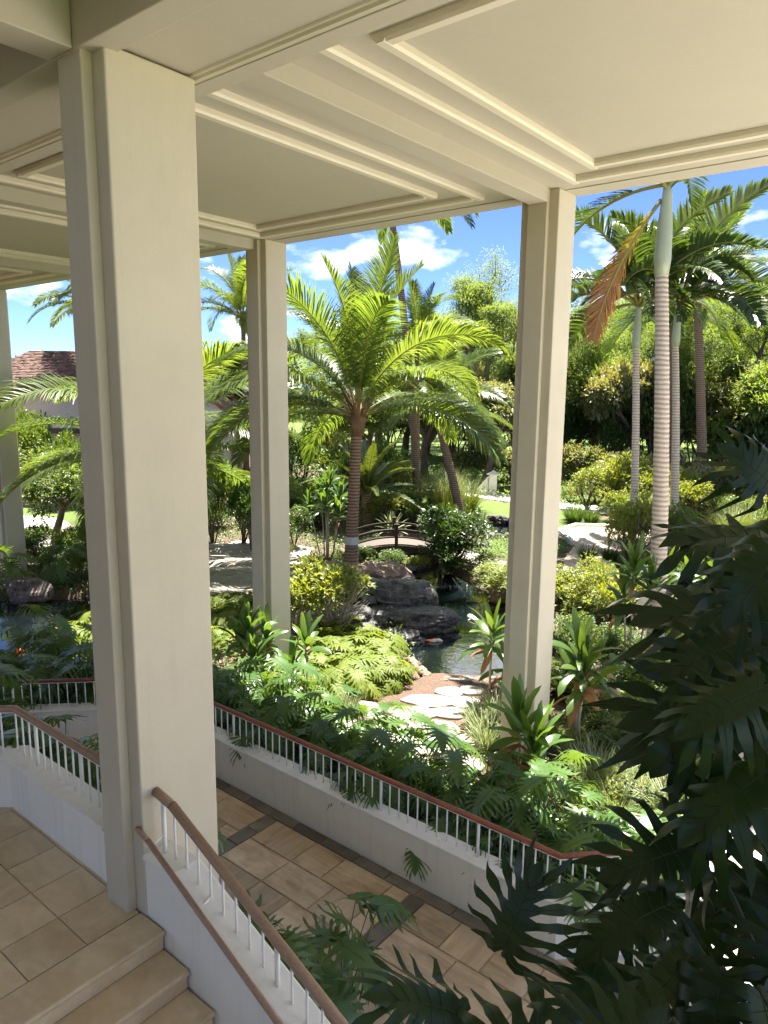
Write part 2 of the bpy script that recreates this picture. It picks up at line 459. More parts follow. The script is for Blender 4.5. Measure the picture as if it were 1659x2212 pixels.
def railing_on(name, label, pts, off, zw, zrail, spacing, every, wood, loc, rr=.031, phase=0):
    t = thing(name, label, 'railing', loc)
    line = mitre(pts, off)
    rail('handrail', [(a,b,zrail) for a,b in line], rr, wood, t)
    m = MB()
    for a, b in zip(line[:-1], line[1:]):
        m.extrude([(-.018,0),(.018,0),(.018,-.008),(-.018,-.008)], (a[0],a[1],zrail-rr+.004), (b[0],b[1],zrail-rr+.004))
    m.build('under_rail', M['metal'], t)
    k = phase; d = 0
    for a, b in reversed(list(zip(line[:-1], line[1:]))):
        a, b = Vector(a), Vector(b); L = (b-a).length; n = max(1, round(L/spacing))
        for i in range(n):
            p = b + (a-b)*(i/n) if i or k == 0 else b + (a-b)*0
            th = k % every == 0
            baluster(t, p.x, p.y, zw-.005, zrail-rr+.004, .018 if th else .0092, 'post' if th else 'baluster'); k += 1
    return t
railing_on('railing', 'white baluster railing with pale wood handrail on the low parapet left of the big column',
           [(-8.2,1.36),(-6.72,2.73),(-5.035,2.73)], .11, 2.36, 2.80, .133, 6, M['rail_pale'], (-6, 2.85, 2.36), rr=.035, phase=2)

# long planter wall across the sunken walkway
FW = [(-13.4, 2.52), (-9.72, 6.2), (-2.68, 6.2), (-1.7, 7.18)]
fw = thing('planter_wall', 'long cream planter wall with raised upper band across the sunken walkway', 'wall', (-6, 6.3, .1))
mitred_wall(FW, .22, -.1, .75, M['paint_white'], fw, panel=.41)
railing_on('railing', 'long white baluster railing with varnished red wood handrail along the planter wall',
           FW, .11, .75, 1.19, .138, 10, M['rail_red'], (-6, 6.3, .75), phase=3)
bw = thing('planter_curb', 'low beige curb wall at the back of the philodendron planter', 'wall', (-6, 8, 0))
mitred_wall([(-14.6, 3.9), (-10.3, 8.0), (-3.0, 8.0), (-1.9, 9.1)], .16, -.2, .42, M['concrete'], bw)
pc = MB(); pc.prism([(-9.65,6.4),(-2.75,6.4),(-1.8,7.35),(-1.9,8.9),(-3.0,7.99),(-10.25,7.99),(-14.4,3.9),(-13.3,2.9)], -.2, .32)
M['soil'] = mat_plain('dark_soil', (.045,.032,.022), .95, var=.5, nscale=14, bump=.8)
structure('planter_soil', pc, M['soil'])
# narrow beds below the landing and beside the stairs
m = MB(); m.box(-10.2, -5.05, 2.97, 3.75, -.2, .95); m.box(-4.46, -1.3, 2.97, 3.95, -.2, .20)
structure('bed_soil', m, M['soil'])
m = MB(); m.box(-10.2, -5.05, 3.754, 3.9, -.1, 1.02); tag(m.build('bed_curb', M['paint_white'], bevel=.01), 'white curb wall of the plant bed below the landing railing', 'curb')

# sunken walkway: sandstone slabs, slate border along the planter wall, slate cross bands
m = MB(); m.prism([(-14,-1.4),(-1.2,2.96),(.6,2.96),(.6,6.4),(-2.6,6.4),(-9.7,6.4),(-13.3,2.7)], -.12, .098)
walk = structure('walkway', m, M['joint'])
slabs = {}
def slab(x0, x1, y0, y1, mats, name='paving_stone'):
    w, h = round(x1-x0, 3), round(y1-y0, 3); mt = R.choice(mats); key = (w, h, mt.name)
    if key not in slabs:
        s = MB(); g = .006
        s.add([(-w/2+g,-h/2+g,-.02),(w/2-g,-h/2+g,-.02),(w/2-g,h/2-g,-.02),(-w/2+g,h/2-g,-.02),
               (-w/2+g+.004,-h/2+g+.004,0),(w/2-g-.004,-h/2+g+.004,0),(w/2-g-.004,h/2-g-.004,0),(-w/2+g+.004,h/2-g-.004,0)],
              [(4,5,6,7),(0,1,5,4),(1,2,6,5),(2,3,7,6),(3,0,4,7)])
        slabs[key] = mesh_of(s, name, mt)
    link(name, slabs[key], walk, ((x0+x1)/2, (y0+y1)/2, .118 + R.uniform(-.0015,.0015)))
x = -9.4
while x < .4:
    w = R.choice((.44,.5,.56)); slab(x, x+w, 6.02, 6.195, [M['slate']], 'border_stone'); x += w
def ashlar(x0, nx, y0, ny, u, v):
    used = [[False]*ny for _ in range(nx)]
    sizes = [(2,2),(2,2),(2,2),(3,2),(2,1),(1,2),(2,2),(1,1)]
    for j in range(ny-1, -1, -1):
        for i in range(nx):
            if used[i][j]: continue
            R.shuffle(sizes)
            for a, b in sorted(sizes, key=lambda s: -s[0]*s[1]*R.uniform(.4, 1)):
                if i+a > nx or j-b+1 < 0: continue
                if any(used[i+p][j-q] for p in range(a) for q in range(b)): continue
                for p in range(a):
                    for q in range(b): used[i+p][j-q] = True
                slab(x0+i*u, x0+(i+a)*u, y0+(j-b+1)*v, y0+(j+1)*v, [M['paving'], M['paving'], M['paving2']]); break
for bx in (-9.05, -6.61, -4.175, -1.74, .7):
    y = 6.015
    while y > 3.0:
        h = R.choice((.34,.42,.5)); slab(bx-.215, bx, max(y-h, 2.95), y, [M['slate']], 'band_stone'); y -= h
    if bx < .5: ashlar(bx, 9, 2.95, 13, 2.222/9, 3.065/13)
# ------------------------------------------------------------------ plant materials
L_ = M
L_['coco'] = mat_leaf('coconut_leaflet', (.075,.125,.026), (.12,.16,.04), .44, .32, tint=(2.5,2.3,.85))
L_['coco_old'] = mat_leaf('old_coconut_leaflet', (.15,.15,.028), (.20,.185,.04), .42, .4, tscale=1.7)
L_['royal'] = mat_leaf('dark_palm_leaflet', (.035,.072,.022), (.06,.10,.03), .28, .32)
L_['royal_dead'] = mat_leaf('browning_palm_leaflet', (.20,.075,.03), (.27,.15,.04), .35, .6, tint=(1.6,1.1,.6))
L_['royal_yellow'] = mat_leaf('yellowing_palm_leaflet', (.20,.16,.03), (.24,.20,.05), .4, .5)
L_['sago'] = mat_leaf('fern_palm_leaflet', (.05,.085,.02), (.095,.125,.03), .25, .33)
L_['philo'] = mat_leaf('philodendron_leaf', (.055,.12,.032), (.095,.17,.042), .34, .33)
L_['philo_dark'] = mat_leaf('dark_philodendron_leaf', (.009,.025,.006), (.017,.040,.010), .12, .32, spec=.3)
L_['xanadu'] = mat_leaf('yellow_green_lobed_leaf', (.115,.17,.02), (.18,.22,.03), .40, .55, spec=.3)
L_['ti'] = mat_leaf('ti_leaf', (.045,.10,.022), (.09,.15,.03), .35, .35)
L_['ti_brown'] = mat_leaf('browned_ti_leaf', (.25,.11,.045), (.33,.19,.08), .3, .6, tint=(1.5,1.0,.5))
L_['shrub'] = mat_leaf('shrub_leaf', (.06,.115,.02), (.11,.165,.03), .36, .4)
L_['shrub_dark'] = mat_leaf('dark_shrub_leaf', (.038,.082,.022), (.068,.118,.032), .3, .35)
L_['shrub_lime'] = mat_leaf('lime_shrub_leaf', (.13,.185,.035), (.21,.245,.065), .42, .42)
L_['shrub_pale'] = mat_leaf('pale_shrub_leaf', (.10,.14,.06), (.24,.24,.14), .3, .45)
L_['kiawe'] = mat_leaf('feathery_tree_leaf', (.085,.145,.045), (.135,.195,.065), .45, .6)
L_['grass'] = mat_leaf('grass_blade', (.08,.13,.03), (.14,.17,.05), .35, .5)
L_['grass_var'] = mat_leaf('striped_grass_blade', (.14,.21,.07), (.45,.46,.30), .3, .45, tint=(1.3,1.25,.7))
L_['grass_dark'] = mat_leaf('dark_grass_blade', (.035,.08,.02), (.07,.12,.03), .3, .4)
L_['cover'] = mat_leaf('ground_cover_leaf', (.02,.045,.014), (.04,.075,.02), .22, .4)
L_['stalk_dark'] = mat_plain('dark_green_stalk', (.03,.048,.016), .45, var=.2)
L_['stalk'] = mat_plain('green_stalk', (.07,.11,.03), .45, var=.25)
L_['rachis'] = mat_plain('palm_rachis', (.20,.19,.05), .5, var=.2)
L_['bark_palm'] = mat_bark('ringed_palm_bark', (.085,.05,.034), (.27,.175,.115), ring=3.3, scale=7)
L_['bark_fox'] = mat_bark('grey_ringed_palm_bark', (.36,.28,.21), (.62,.53,.43), ring=3.1, scale=5)
L_['bark_grey'] = mat_bark('grey_bark', (.10,.085,.07), (.24,.21,.18), scale=5)
L_['bark_tree'] = mat_bark('tree_bark', (.07,.05,.038), (.19,.145,.11), scale=7)
L_['bark_pale'] = mat_bark('pale_twig_bark', (.30,.25,.19), (.52,.46,.38), scale=9)
L_['shaft'] = mat_plain('palm_crownshaft', (.33,.37,.26), .35, var=.18, nscale=3)
L_['fibre'] = mat_bark('palm_fibre', (.10,.055,.03), (.25,.15,.08), scale=12)

# ------------------------------------------------------------------ plant parts
def V(*a): return Vector(a)
def strip(mb, pts, wids, side, mi=0, fold=0.0, smooth=True):
    """a tapering blade: pts centre line, side = sideways vector per point; folded along the midrib"""
    n = len(pts); vs, fs = [], []
    for i in range(n):
        s_ = side[i] if isinstance(side, list) else side
        w = wids[i]
        t = (pts[min(i+1,n-1)] - pts[max(i-1,0)])
        up = s_.cross(t); up = up.normalized() if up.length > 1e-6 else V(0,0,1)
        if fold: vs += [pts[i] - s_*w + up*w*fold, pts[i], pts[i] + s_*w + up*w*fold]
        else: vs += [pts[i] - s_*w, pts[i] + s_*w]
    k = 3 if fold else 2
    for i in range(n-1):
        for j in range(k-1):
            a = i*k+j; fs.append((a, a+1, a+k+1, a+k))
    mb.add(vs, fs, mi, smooth)
def frond_mesh(name, seed, L, e0, e1, nl, ll, lw, mats, droop=.8, twist=.0, base=.14, prof=.42, rad=.028, lift=.25, ang=(72,28), broken=.06, seg=3):
    """feather leaf growing along +X; e0/e1 elevation of the rachis at its base and tip (degrees)"""
    r = random.Random(seed); mb = MB(); n = 14
    path = [V(0,0,0)]; dirs = []
    yaw = r.uniform(-.12,.12)
    for i in range(n):
        t = i/(n-1); e = radians(e0 + (e1-e0)*t**1.25); y = yaw*t
        d = V(cos(e)*cos(y), cos(e)*sin(y), sin(e)); dirs.append(d)
        path.append(path[-1] + d*(L/n))
    mb.tube(path, [rad*(1-.93*i/n)+.0025 for i in range(n+1)], 5, 1)
    for k in range(nl):
        t = base + (1-base)*(k+.5)/nl
        f = t*n; i = min(int(f), n-1); p = path[i].lerp(path[i+1], f-i); d = dirs[min(i, n-1)]
        sd = d.cross(V(0,0,1)); sd = sd.normalized() if sd.length > .05 else V(0,-1,0)
        up = sd.cross(d).normalized()
        if twist: 
            q = Matrix.Rotation(twist*t, 3, d); sd, up = q @ sd, q @ up
        x = (t-base)/(1-base)
        ln = ll*(min(1, .45+x/prof*.55) if x < prof else 1 - .72*((x-prof)/(1-prof))**1.5)
        a = radians(ang[0] + (ang[1]-ang[0])*x)
        for s_ in (-1, 1):
            if r.random() < broken: continue
            l = ln*r.uniform(.86,1.08); a2 = a + r.uniform(-.10,.10)
            d0 = (d*cos(a2) + sd*s_*sin(a2) + up*(lift + r.uniform(-.12,.12))).normalized()
            pts, cur, dd = [p.copy()], p.copy(), d0.copy()
            g = droop*r.uniform(.75,1.25)
            for q in range(seg):
                cur = cur + dd*(l/seg); pts.append(cur.copy())
                dd = (dd + V(0,0,-1)*g*(.35+.3*q)/seg*1.6).normalized()
            tdir = (pts[1]-pts[0]).normalized()
            bs = up.cross(tdir); bs = bs.normalized() if bs.length > .01 else d
            w = [lw*.35, lw*.5, lw*.42, lw*.03][:seg] + ([lw*.03] if seg == 3 else [lw*.03])
            strip(mb, pts, w[:len(pts)], bs, 0)
    return mesh_of(mb, name, mats)
def lobed_leaf(name, seed, L, wd, nlobe, mats, stem=.6, stem_up=62, stem_r=.008, web=.36, wave=.05, droop=.9, face=20, detail=5, sag=.3, fat=.56, curl=.0, veins=False):
    """split philodendron leaf on its stalk: stalk starts at the origin and leans along +X"""
    r = random.Random(seed); mb = MB()
    e = radians(stem_up); pts = [V(0,0,0)]; ns = 6
    for i in range(ns):
        ee = e - radians(16)*i/ns
        pts.append(pts[-1] + V(cos(ee), r.uniform(-.05,.05), sin(ee))*(stem/ns))
    mb.tube(pts, [stem_r*(1.25-.5*i/ns) for i in range(ns+1)], 5, 1)
    o = pts[-1]
    # local leaf plane: x forward, y side; pitch of the midrib bends down along the leaf
    f0 = radians(face)
    def mid(s_):                               # s_ metres along the midrib (negative = behind the stalk)
        k = s_/L; ang = -f0 - droop*max(k,0)*.9
        # integrate roughly
        m_ = f0 + droop*.45*max(k,0)
        return V(s_*cos(m_), 0, -s_*sin(m_)), ang
    def surf(x, y, off=0.0):
        """leaf coordinates -> 3D: bend down along x, sideways fold, waves"""
        c, ang = mid(x); ay = abs(y)
        z = ay*.30 - 1.15*ay*ay/wd*sag*2 + wave*sin(13*x+seed)*ay + wave*.8*sin(17*y+seed*2.3)*min(1,ay*4) 
        nrm = V(-sin(ang), 0, cos(ang))
        return o + c + V(0, y, 0) + nrm*(z + curl*x*x + off)
    def add(q, off=0.0): return tuple(surf(q[0], q[1], off))
    sin_pts = {}
    for s_ in (-1, 1):
        # lobe intervals along the midrib from the lower back to the tip
        for i in range(nlobe):
            u0, u1 = i/nlobe, (i+1)/nlobe
            x0, x1 = (u0*.80)*L, (u1*.80)*L
            um = (u0+u1)/2
            a = radians(138 - 110*um**.8) ; 
            ln = wd*(.78+.5*um) * (1-.62*max(0,um-.35)**1.2) * r.uniform(.88,1.1)
            if i == 0: ln *= .85
            d = (cos(a), s_*sin(a)); nr = (-d[1]*s_, d[0]*s_)
            c0 = ((x0+x1)/2 + d[0]*.0, 0)
            bw = web*ln
            # sinus points shared by neighbouring lobes
            def sinus(j):
                u = j/nlobe; aa = radians(138 - 110*max(u,0)**.8); l2 = wd*(.78+.5*u)*(1-.62*max(0,u-.35)**1.2)
                k = (s_, j)
                if k not in sin_pts: sin_pts[k] = (u*.80*L + cos(aa)*l2*web, s_*sin(aa)*l2*web)
                return sin_pts[k]
            b0, b1 = sinus(i), sinus(i+1)
            mb.add([add((x0,0)), add((x1,0)), add(b1), add(b0)], [(0,1,2,3) if s_ > 0 else (3,2,1,0)], 0, True)
            bm = ((b0[0]+b1[0])/2, (b0[1]+b1[1])/2)
            hw0 = sqrt((b1[0]-b0[0])**2 + (b1[1]-b0[1])**2)/2
            rem = ln*(1-web); rows = [(b0, b1)]
            # finger bends a little towards the tip of the leaf
            px, py, aa = bm[0], bm[1], a
            for k in range(1, detail):
                t = k/(detail-1)
                aa = a - radians(24)*t
                px += cos(aa)*rem/(detail-1); py += s_*sin(aa)*rem/(detail-1)
                wv = hw0*(fat + (1-fat)*.3*sin(t*9+i+seed)) * (1 + .55*sin(pi*t)) * (1-t**3) + .002
                nx, ny = -sin(aa), s_*cos(aa)
                rows.append(((px + nx*wv, py + ny*wv), (px - nx*wv, py - ny*wv)))
            if veins:
                cl = [surf((x0+x1)/2, 0)] + [surf((A[0]+B[0])/2, (A[1]+B[1])/2) for A, B in rows[:-1]]
                mb.tube([c + V(0,0,.0025) for c in cl], [.0022*(1-.14*q) for q in range(len(cl))], 3, 1, cap=False)
            vs, fs = [], []
            for q_, (A, B) in enumerate(rows):
                of = (.009 if i % 2 else -.003)*min(1, q_*.6); vs += [add(A, of), add(B, of)]
            for k in range(len(rows)-1):
                q = (2*k, 2*k+1, 2*k+3, 2*k+2)
                fs.append(q if s_ > 0 else q[::-1])
            mb.add(vs, fs, 0, True)
    # end lobe
    x0 = .80*L; b0, b1 = sin_pts[(1, nlobe)], sin_pts[(-1, nlobe)]
    vs = [add((x0,0)), add(b0), add((x0+.10*L, wd*.15), .016), add((x0+.2*L, wd*.10), .02), add((x0+.32*L,0), .02), add((x0+.2*L,-wd*.10), .02), add((x0+.10*L,-wd*.15), .016), add(b1)]
    mb.add(vs, [(2,1,0),(3,2,0),(4,3,0),(5,4,0),(6,5,0),(7,6,0)], 0, True)
    # pale midrib
    mb.tube([surf(x0*k/6, 0) + V(0,0,.003) for k in range(7)], [stem_r*.55*(1-.11*k) for k in range(7)], 4, 1)
    me = mesh_of(mb, name, mats)
    bm = bmesh.new(); bm.from_mesh(me); bmesh.ops.remove_doubles(bm, verts=bm.verts, dist=.0004); bm.to_mesh(me); bm.free()
    return me
def strap_leaf(name, seed, L, w, e0, e1, mat, fold=.25, n=7, narrow=.28):
    """ti leaf along +X"""
    r = random.Random(seed); mb = MB(); p = V(0,0,0); pts, ws = [], []
    tw = r.uniform(-.5,.5)
    sides = []
    for i in range(n+1):
        t = i/n; e = radians(e0 + (e1-e0)*t**1.3)
        pts.append(p.copy()); ws.append(w*(narrow + (1-narrow)*sin(pi*min(1,(t*.92+.06)))**.8 if t < .97 else .02)*.5)
        q = Matrix.Rotation(tw*t, 3, 'X'); sides.append(q @ V(0,1,0))
        p = p + V(cos(e), r.uniform(-.05,.05), sin(e))*(L/n)
    ws[0] = w*narrow*.35
    strip(mb, pts, ws, sides, 0, fold)
    return mesh_of(mb, name, mat)
def clump_mesh(name, seed, n, h, w, spread, mats, arch=1.0, rbase=.12):
    r = random.Random(seed); mb = MB()
    for i in range(n):
        a = r.uniform(0, 2*pi); rb = rbase*sqrt(r.random()); p = V(cos(a)*rb, sin(a)*rb, 0)
        az = a + r.uniform(-.7,.7); l = h*r.uniform(.55,1.15); e = radians(r.uniform(55,88)) ; out = spread*r.uniform(.3,1.1)
        pts = []; ns = 5; q = p.copy()
        for k in range(ns+1):
            pts.append(q.copy()); ee = e - out*arch*(k/ns)**1.3*1.6
            q = q + V(cos(az)*cos(ee), sin(az)*cos(ee), sin(ee))*(l/ns)
        sd = V(-sin(az), cos(az), 0)
        strip(mb, pts, [w*.5*x for x in (.7,1,1,.85,.55,.04)], sd, 0)
    return mesh_of(mb, name, mats)
def leafq(mb, p, d, up, L, w, mi=0, bend=.15):
    """one small folded leaf: 4 triangles"""
    s_ = d.cross(up); 
    if s_.length < 1e-4: s_ = d.cross(V(1,0,0))
    s_.normalize(); u = s_.cross(d)
    m = p + d*(L*.45)
    mb.add([p, m + s_*w*.5 + u*w*.18, p + d*L - u*L*bend, m - s_*w*.5 + u*w*.18, m], [(0,1,4),(4,1,2),(0,4,3),(4,2,3)], mi, False)
def rvec(r):
    while True:
        v = V(r.uniform(-1,1), r.uniform(-1,1), r.uniform(-1,1))
        if .05 < v.length < 1: return v.normalized()
def shrub_meshes(seed, rx, rz, n, L, w, leafmat, stemmat, lobes=7, stems=7, z0=.1, shell=.45, updir=.7, rosette=0, sides=4):
    """returns (foliage mesh, stem mesh) : uneven lobed crown of separate leaves over forking stems"""
    r = random.Random(seed); mb, sb = MB(), MB()
    cs = []
    for i in range(lobes):
        a = 2*pi*i/lobes + r.uniform(-.5,.5); q = rx*r.uniform(.25,.72)
        cs.append((V(cos(a)*q, sin(a)*q, z0 + rz*r.uniform(.35,.8)), r.uniform(.32,.52)*rx, r.uniform(.28,.42)*rz))
    cs.append((V(r.uniform(-.1,.1)*rx, r.uniform(-.1,.1)*rx, z0+rz*.62), .5*rx, .36*rz))
    for i in range(stems):
        c = cs[i % len(cs)]; b = V(r.uniform(-.08,.08)*rx, r.uniform(-.08,.08)*rx, -.03)
        k = b.lerp(c[0], .5) + V(r.uniform(-.12,.12)*rx, r.uniform(-.12,.12)*rx, .06*rz)
        tr = .016*(rx+rz)
        sb.tube([b, k, c[0]], [tr, tr*.7, tr*.4], sides)
        for j in range(5):
            v = rvec(r); v.z = abs(v.z)*.7 - .1
            e_ = c[0] + V(v.x*c[1], v.y*c[1], v.z*c[2])*.85
            mdl = k.lerp(e_, .55) + rvec(r)*.05*rx
            sb.tube([k.lerp(c[0], .6), mdl, e_], [tr*.42, tr*.3, tr*.14], 3, cap=False)
    tot = sum(c[1]**2 for c in cs)
    for c in cs:
        m_ = int(n*c[1]**2/tot / max(1, rosette or 1))
        for i in range(m_):
            v = rvec(r); 
            if v.z < -.35: v.z *= -.6
            q = 1 - shell*r.random()**1.7
            p = c[0] + V(v.x*c[1]*q, v.y*c[1]*q, v.z*c[2]*q)
            if p.z < .03: p.z = .03 + r.random()*.1
            for j in range(rosette or 1):
                d = (v*.8 + rvec(r)*.75 + V(0,0,updir*.6)).normalized()
                l = L*r.uniform(.65,1.2)
                leafq(mb, p, d, V(0,0,1) if abs(d.z) < .9 else V(1,0,0), l, w*l/L, 0, r.uniform(.05,.3))
    return mesh_of(mb, 'foliage', leafmat), mesh_of(sb, 'stem', stemmat)
def tree_meshes(seed, h, spread, leafmat, barkmat, trunk_h=.3, levels=4, tr=.22, nl=9000, L=.22, w=.10, flat=.6, tuft=.55, lean=0.0, fork=3, hang=.0):
    r = random.Random(seed); sb, mb = MB(), MB(); tips = []
    def grow(p, d, l, rad, lev):
        n = 4; pts = [p.copy()]; q = p.copy(); dd = d.copy()
        for i in range(n):
            dd = (dd + rvec(r)*.22 + V(0,0,.05 if lev < 3 else -.02)).normalized()
            q = q + dd*(l/n); pts.append(q.copy())
        sb.tube(pts, [rad*(1-.38*i/n) for i in range(n+1)], 7 if lev < 2 else (5 if lev < 3 else 3), cap=False)
        if lev >= levels:
            tips.append((q, dd, l)); tips.append((pts[2], dd, l)); return
        if lev >= levels-1: tips.append((pts[3], dd, l))
        k = fork + (1 if r.random() < .4 else 0)
        a0 = r.uniform(0, 2*pi)
        for i in range(k):
            a = a0 + 2*pi*i/k + r.uniform(-.4,.4)
            s_ = dd.cross(V(0,0,1)); s_ = s_.normalized() if s_.length > .1 else V(1,0,0)
            u = s_.cross(dd)
            nd = (dd*r.uniform(.45,.9) + (s_*cos(a) + u*sin(a))*spread*r.uniform(.6,1.1)); nd.z *= flat if lev > 0 else 1
            nd = (nd + V(0,0,.22)).normalized()
            grow(q if r.random() < .7 else pts[3], nd, l*r.uniform(.6,.82), rad*.58, lev+1)
    H0 = h*trunk_h
    grow(V(0,0,-.1), V(lean,0,1).normalized(), H0, tr, 0)
    zmax = max(t[0].z for t in tips); sc = (h*.93)/zmax
    per = max(1, nl//len(tips))
    for p, d, l in tips:
        for i in range(per):
            v = rvec(r)*tuft*l*r.random()**.5*1.6; v.z = v.z*.62 - hang*abs(v.z)
            q = p + v; dd = (v.normalized()*.6 + d*.4 + rvec(r)*.6).normalized()
            leafq(mb, q, dd, V(0,0,1) if abs(dd.z) < .9 else V(1,0,0), L*r.uniform(.6,1.3), w*r.uniform(.7,1.2), 0, .15)
    f = lambda m_: [setattr(m_, 'v', [(a*min(sc,1.3), b*min(sc,1.3), c*sc) for a,b,c in m_.v])]
    f(mb); f(sb)
    return mesh_of(mb, 'crown', leafmat), mesh_of(sb, 'trunk', barkmat)

# ------------------------------------------------------------------ planting: copies share mesh data, every part is its own object
ONES = ' first second third fourth fifth sixth seventh eighth ninth'.split(' ')
ORD = 'first second third fourth fifth sixth seventh eighth ninth tenth eleventh twelfth thirteenth fourteenth fifteenth sixteenth seventeenth eighteenth nineteenth twentieth'.split() + ['twenty-first','twenty-second','twenty-third','twenty-fourth'] + ['twenty-'+ONES[i] for i in range(5,10)] + [t + (ONES[i] and '-'+ONES[i] or 'ieth') for t in ('thirty','forty','fifty','sixty') for i in range(10)]
ORD = [o.replace('yieth','ieth') for o in ORD]
def plant(name, parts, label, cat, loc, rot=0.0, scale=1.0, group=None):
    t = thing(name, label, cat, loc, group, rot, scale)
    for nm, me, l, rt, s_ in parts:
        o = link(nm, me, t, l, rt, s_)
    return t
# coconut fronds by the angle they leave the trunk at
MC = [M['coco'], M['rachis']]; MO = [M['coco_old'], M['rachis']]
COCO = {}
for key, e0, e1, dr, mats in (('up',86,56,.7,MC), ('up2',76,14,1.0,MC), ('mid',62,-24,1.4,MC), ('mid2',48,-40,1.7,MC), ('low',30,-50,1.8,MC), ('low2',14,-58,1.9,MC), ('hang',-8,-66,1.9,MO)):
    COCO[key] = [frond_mesh('frond', 11+q+len(COCO)*5, 4.1, e0 - 5*q, e1 + 7*(q-1), 150, 1.02, .034, mats, dr, twist=(-.45,.5,.1)[q], lift=.32, broken=.03) for q in (0,1,2)]
def coconut_parts(seed, n=19, scale=1.0, ztop=0.0, top=(0,0), skip=0, front=None):
    r = random.Random(seed); out = []
    order = ['up','up','up','up2','up2','up2','mid','mid','mid','mid2','mid2','mid2','mid2','low','low','low','low','low','low2','low2']
    for i in range(n):
        key = order[min(skip + int(i*(len(order)-skip)/n), len(order)-1)]
        a = i*2.39996 + r.uniform(-.25,.25)
        if front is not None and key[:3] in ('low','han','mid'):
            dlt = (a - front + pi) % (2*pi) - pi
            if abs(dlt) < .8: a += (1.5 if dlt > 0 else -1.5)
        out.append(('frond', r.choice(COCO[key]), (top[0]+.06*cos(a), top[1]+.06*sin(a), ztop - .35*i/n), (r.uniform(-.15,.15), r.uniform(-.1,.1), a), scale*r.uniform(.9,1.06)*(.9 if key == 'up' else 1)))
    return out
def palm_trunk(seed, h, r0, r1, mats, lean=(0,0), flare=1.5, bend=1.6, ring=.012, step=.085, sides=12):
    r = random.Random(seed); mb = MB(); n = max(8, int(h/step)); pts, rs = [], []
    for i in range(n+1):
        t = i/n
        pts.append(V(lean[0]*t**bend, lean[1]*t**bend, h*t - .1*(1-t)))
        rs.append((r0 + (r1-r0)*t)*(1 + (flare-1)*exp(-t*h/.35)) * (1 + r.uniform(-.02,.02)) + (ring if i % 2 else 0))
    mb.tube(pts, rs, sides)
    return mesh_of(mb, 'trunk', mats)
def fibre_mesh(seed, r0=.2):
    r = random.Random(seed); mb = MB()
    for i in range(26):
        a = r.uniform(0, 2*pi); z = r.uniform(-.45,.15); p = V(cos(a)*r0*.6, sin(a)*r0*.6, z)
        strip(mb, [p, p+V(cos(a)*.16, sin(a)*.16, .16), p+V(cos(a)*.34, sin(a)*.34, .40)], [.05,.035,.018], V(-sin(a),cos(a),0), 0)
    mb.tube([V(0,0,-.6), V(0,0,-.2), V(0,0,.25)], [r0*.8, r0*1.05, r0*.5], 9)
    return mesh_of(mb, 'fibre_sheath', M['fibre'])
FIB = fibre_mesh(3)
def coconut_palm(label, loc, h, seed, lean=(0,0), n=19, scale=1.0, r0=.17, r1=.12, group=None, name='coconut_palm', rot=0.0, bend=1.6, skip=0, front=None):
    tr = palm_trunk(seed, h, r0, r1, M['bark_palm'], lean, bend=bend)
    parts = [('trunk', tr, None, None, None), ('fibre_sheath', FIB, (lean[0], lean[1], h), None, scale*.95)]
    parts += coconut_parts(seed, n, scale, h+.12, lean, skip, front)
    return plant(name, parts, label, 'palm tree', loc, rot, 1.0, group)
# ------------------------------------------------------------------ garden ground, pond, paths
def mat_ground():
    m, nt, b = newmat('garden_soil'); v = coords(nt)
    n1 = noisef(nt, v, 1.4, 6, .6); n2 = noisef(nt, v, 26, 5, .7)
    c = mixc(nt, ramp(nt, n1, .35, .7), (.055,.040,.026), (.12,.085,.055))
    c = mixc(nt, ramp(nt, n2, .5, .68), c, (.26,.18,.125))
    nt.links.new(c, b.inputs['Base Color']); b.inputs['Roughness'].default_value = .95
    bumpn(nt, b, n2, .9, .03); return m
def mat_lawn():
    m, nt, b = newmat('lawn_grass'); v = coords(nt)
    n1 = noisef(nt, v, .7, 4); n2 = noisef(nt, v, 45, 4, .7)
    c = mixc(nt, n1, (.10,.155,.02), (.145,.19,.03)); c = mixc(nt, ramp(nt, n2, .4, .65), c, (.06,.11,.012))
    nt.links.new(c, b.inputs['Base Color']); b.inputs['Roughness'].default_value = .9
    bumpn(nt, b, n2, 1.0, .05); return m
def mat_water():
    m, nt, b = newmat('pond_water'); v = coords(nt)
    n1 = noisef(nt, coords(nt, scale=(1,1.6,1)), 3.2, 3, .5, .3); n2 = noisef(nt, v, 11, 2)
    h = nmath(nt, 'ADD', n1, nmath(nt, 'MULTIPLY', n2, .25))
    b.inputs['Base Color'].default_value = (.004,.007,.008,1)
    b.inputs['Roughness'].default_value = .03; b.inputs['IOR'].default_value = 2.1
    b.inputs['Specular IOR Level'].default_value = .9
    bumpn(nt, b, h, .09, .05)
    tr = N(nt, 'ShaderNodeBsdfTransparent'); tr.inputs[0].default_value = (.30,.36,.22,1)
    mx = N(nt, 'ShaderNodeMixShader'); mx.inputs[0].default_value = .10
    out = [n for n in nt.nodes if n.type == 'OUTPUT_MATERIAL'][0]
    nt.links.new(b.outputs[0], mx.inputs[1]); nt.links.new(tr.outputs[0], mx.inputs[2]); nt.links.new(mx.outputs[0], out.inputs[0])
    return m
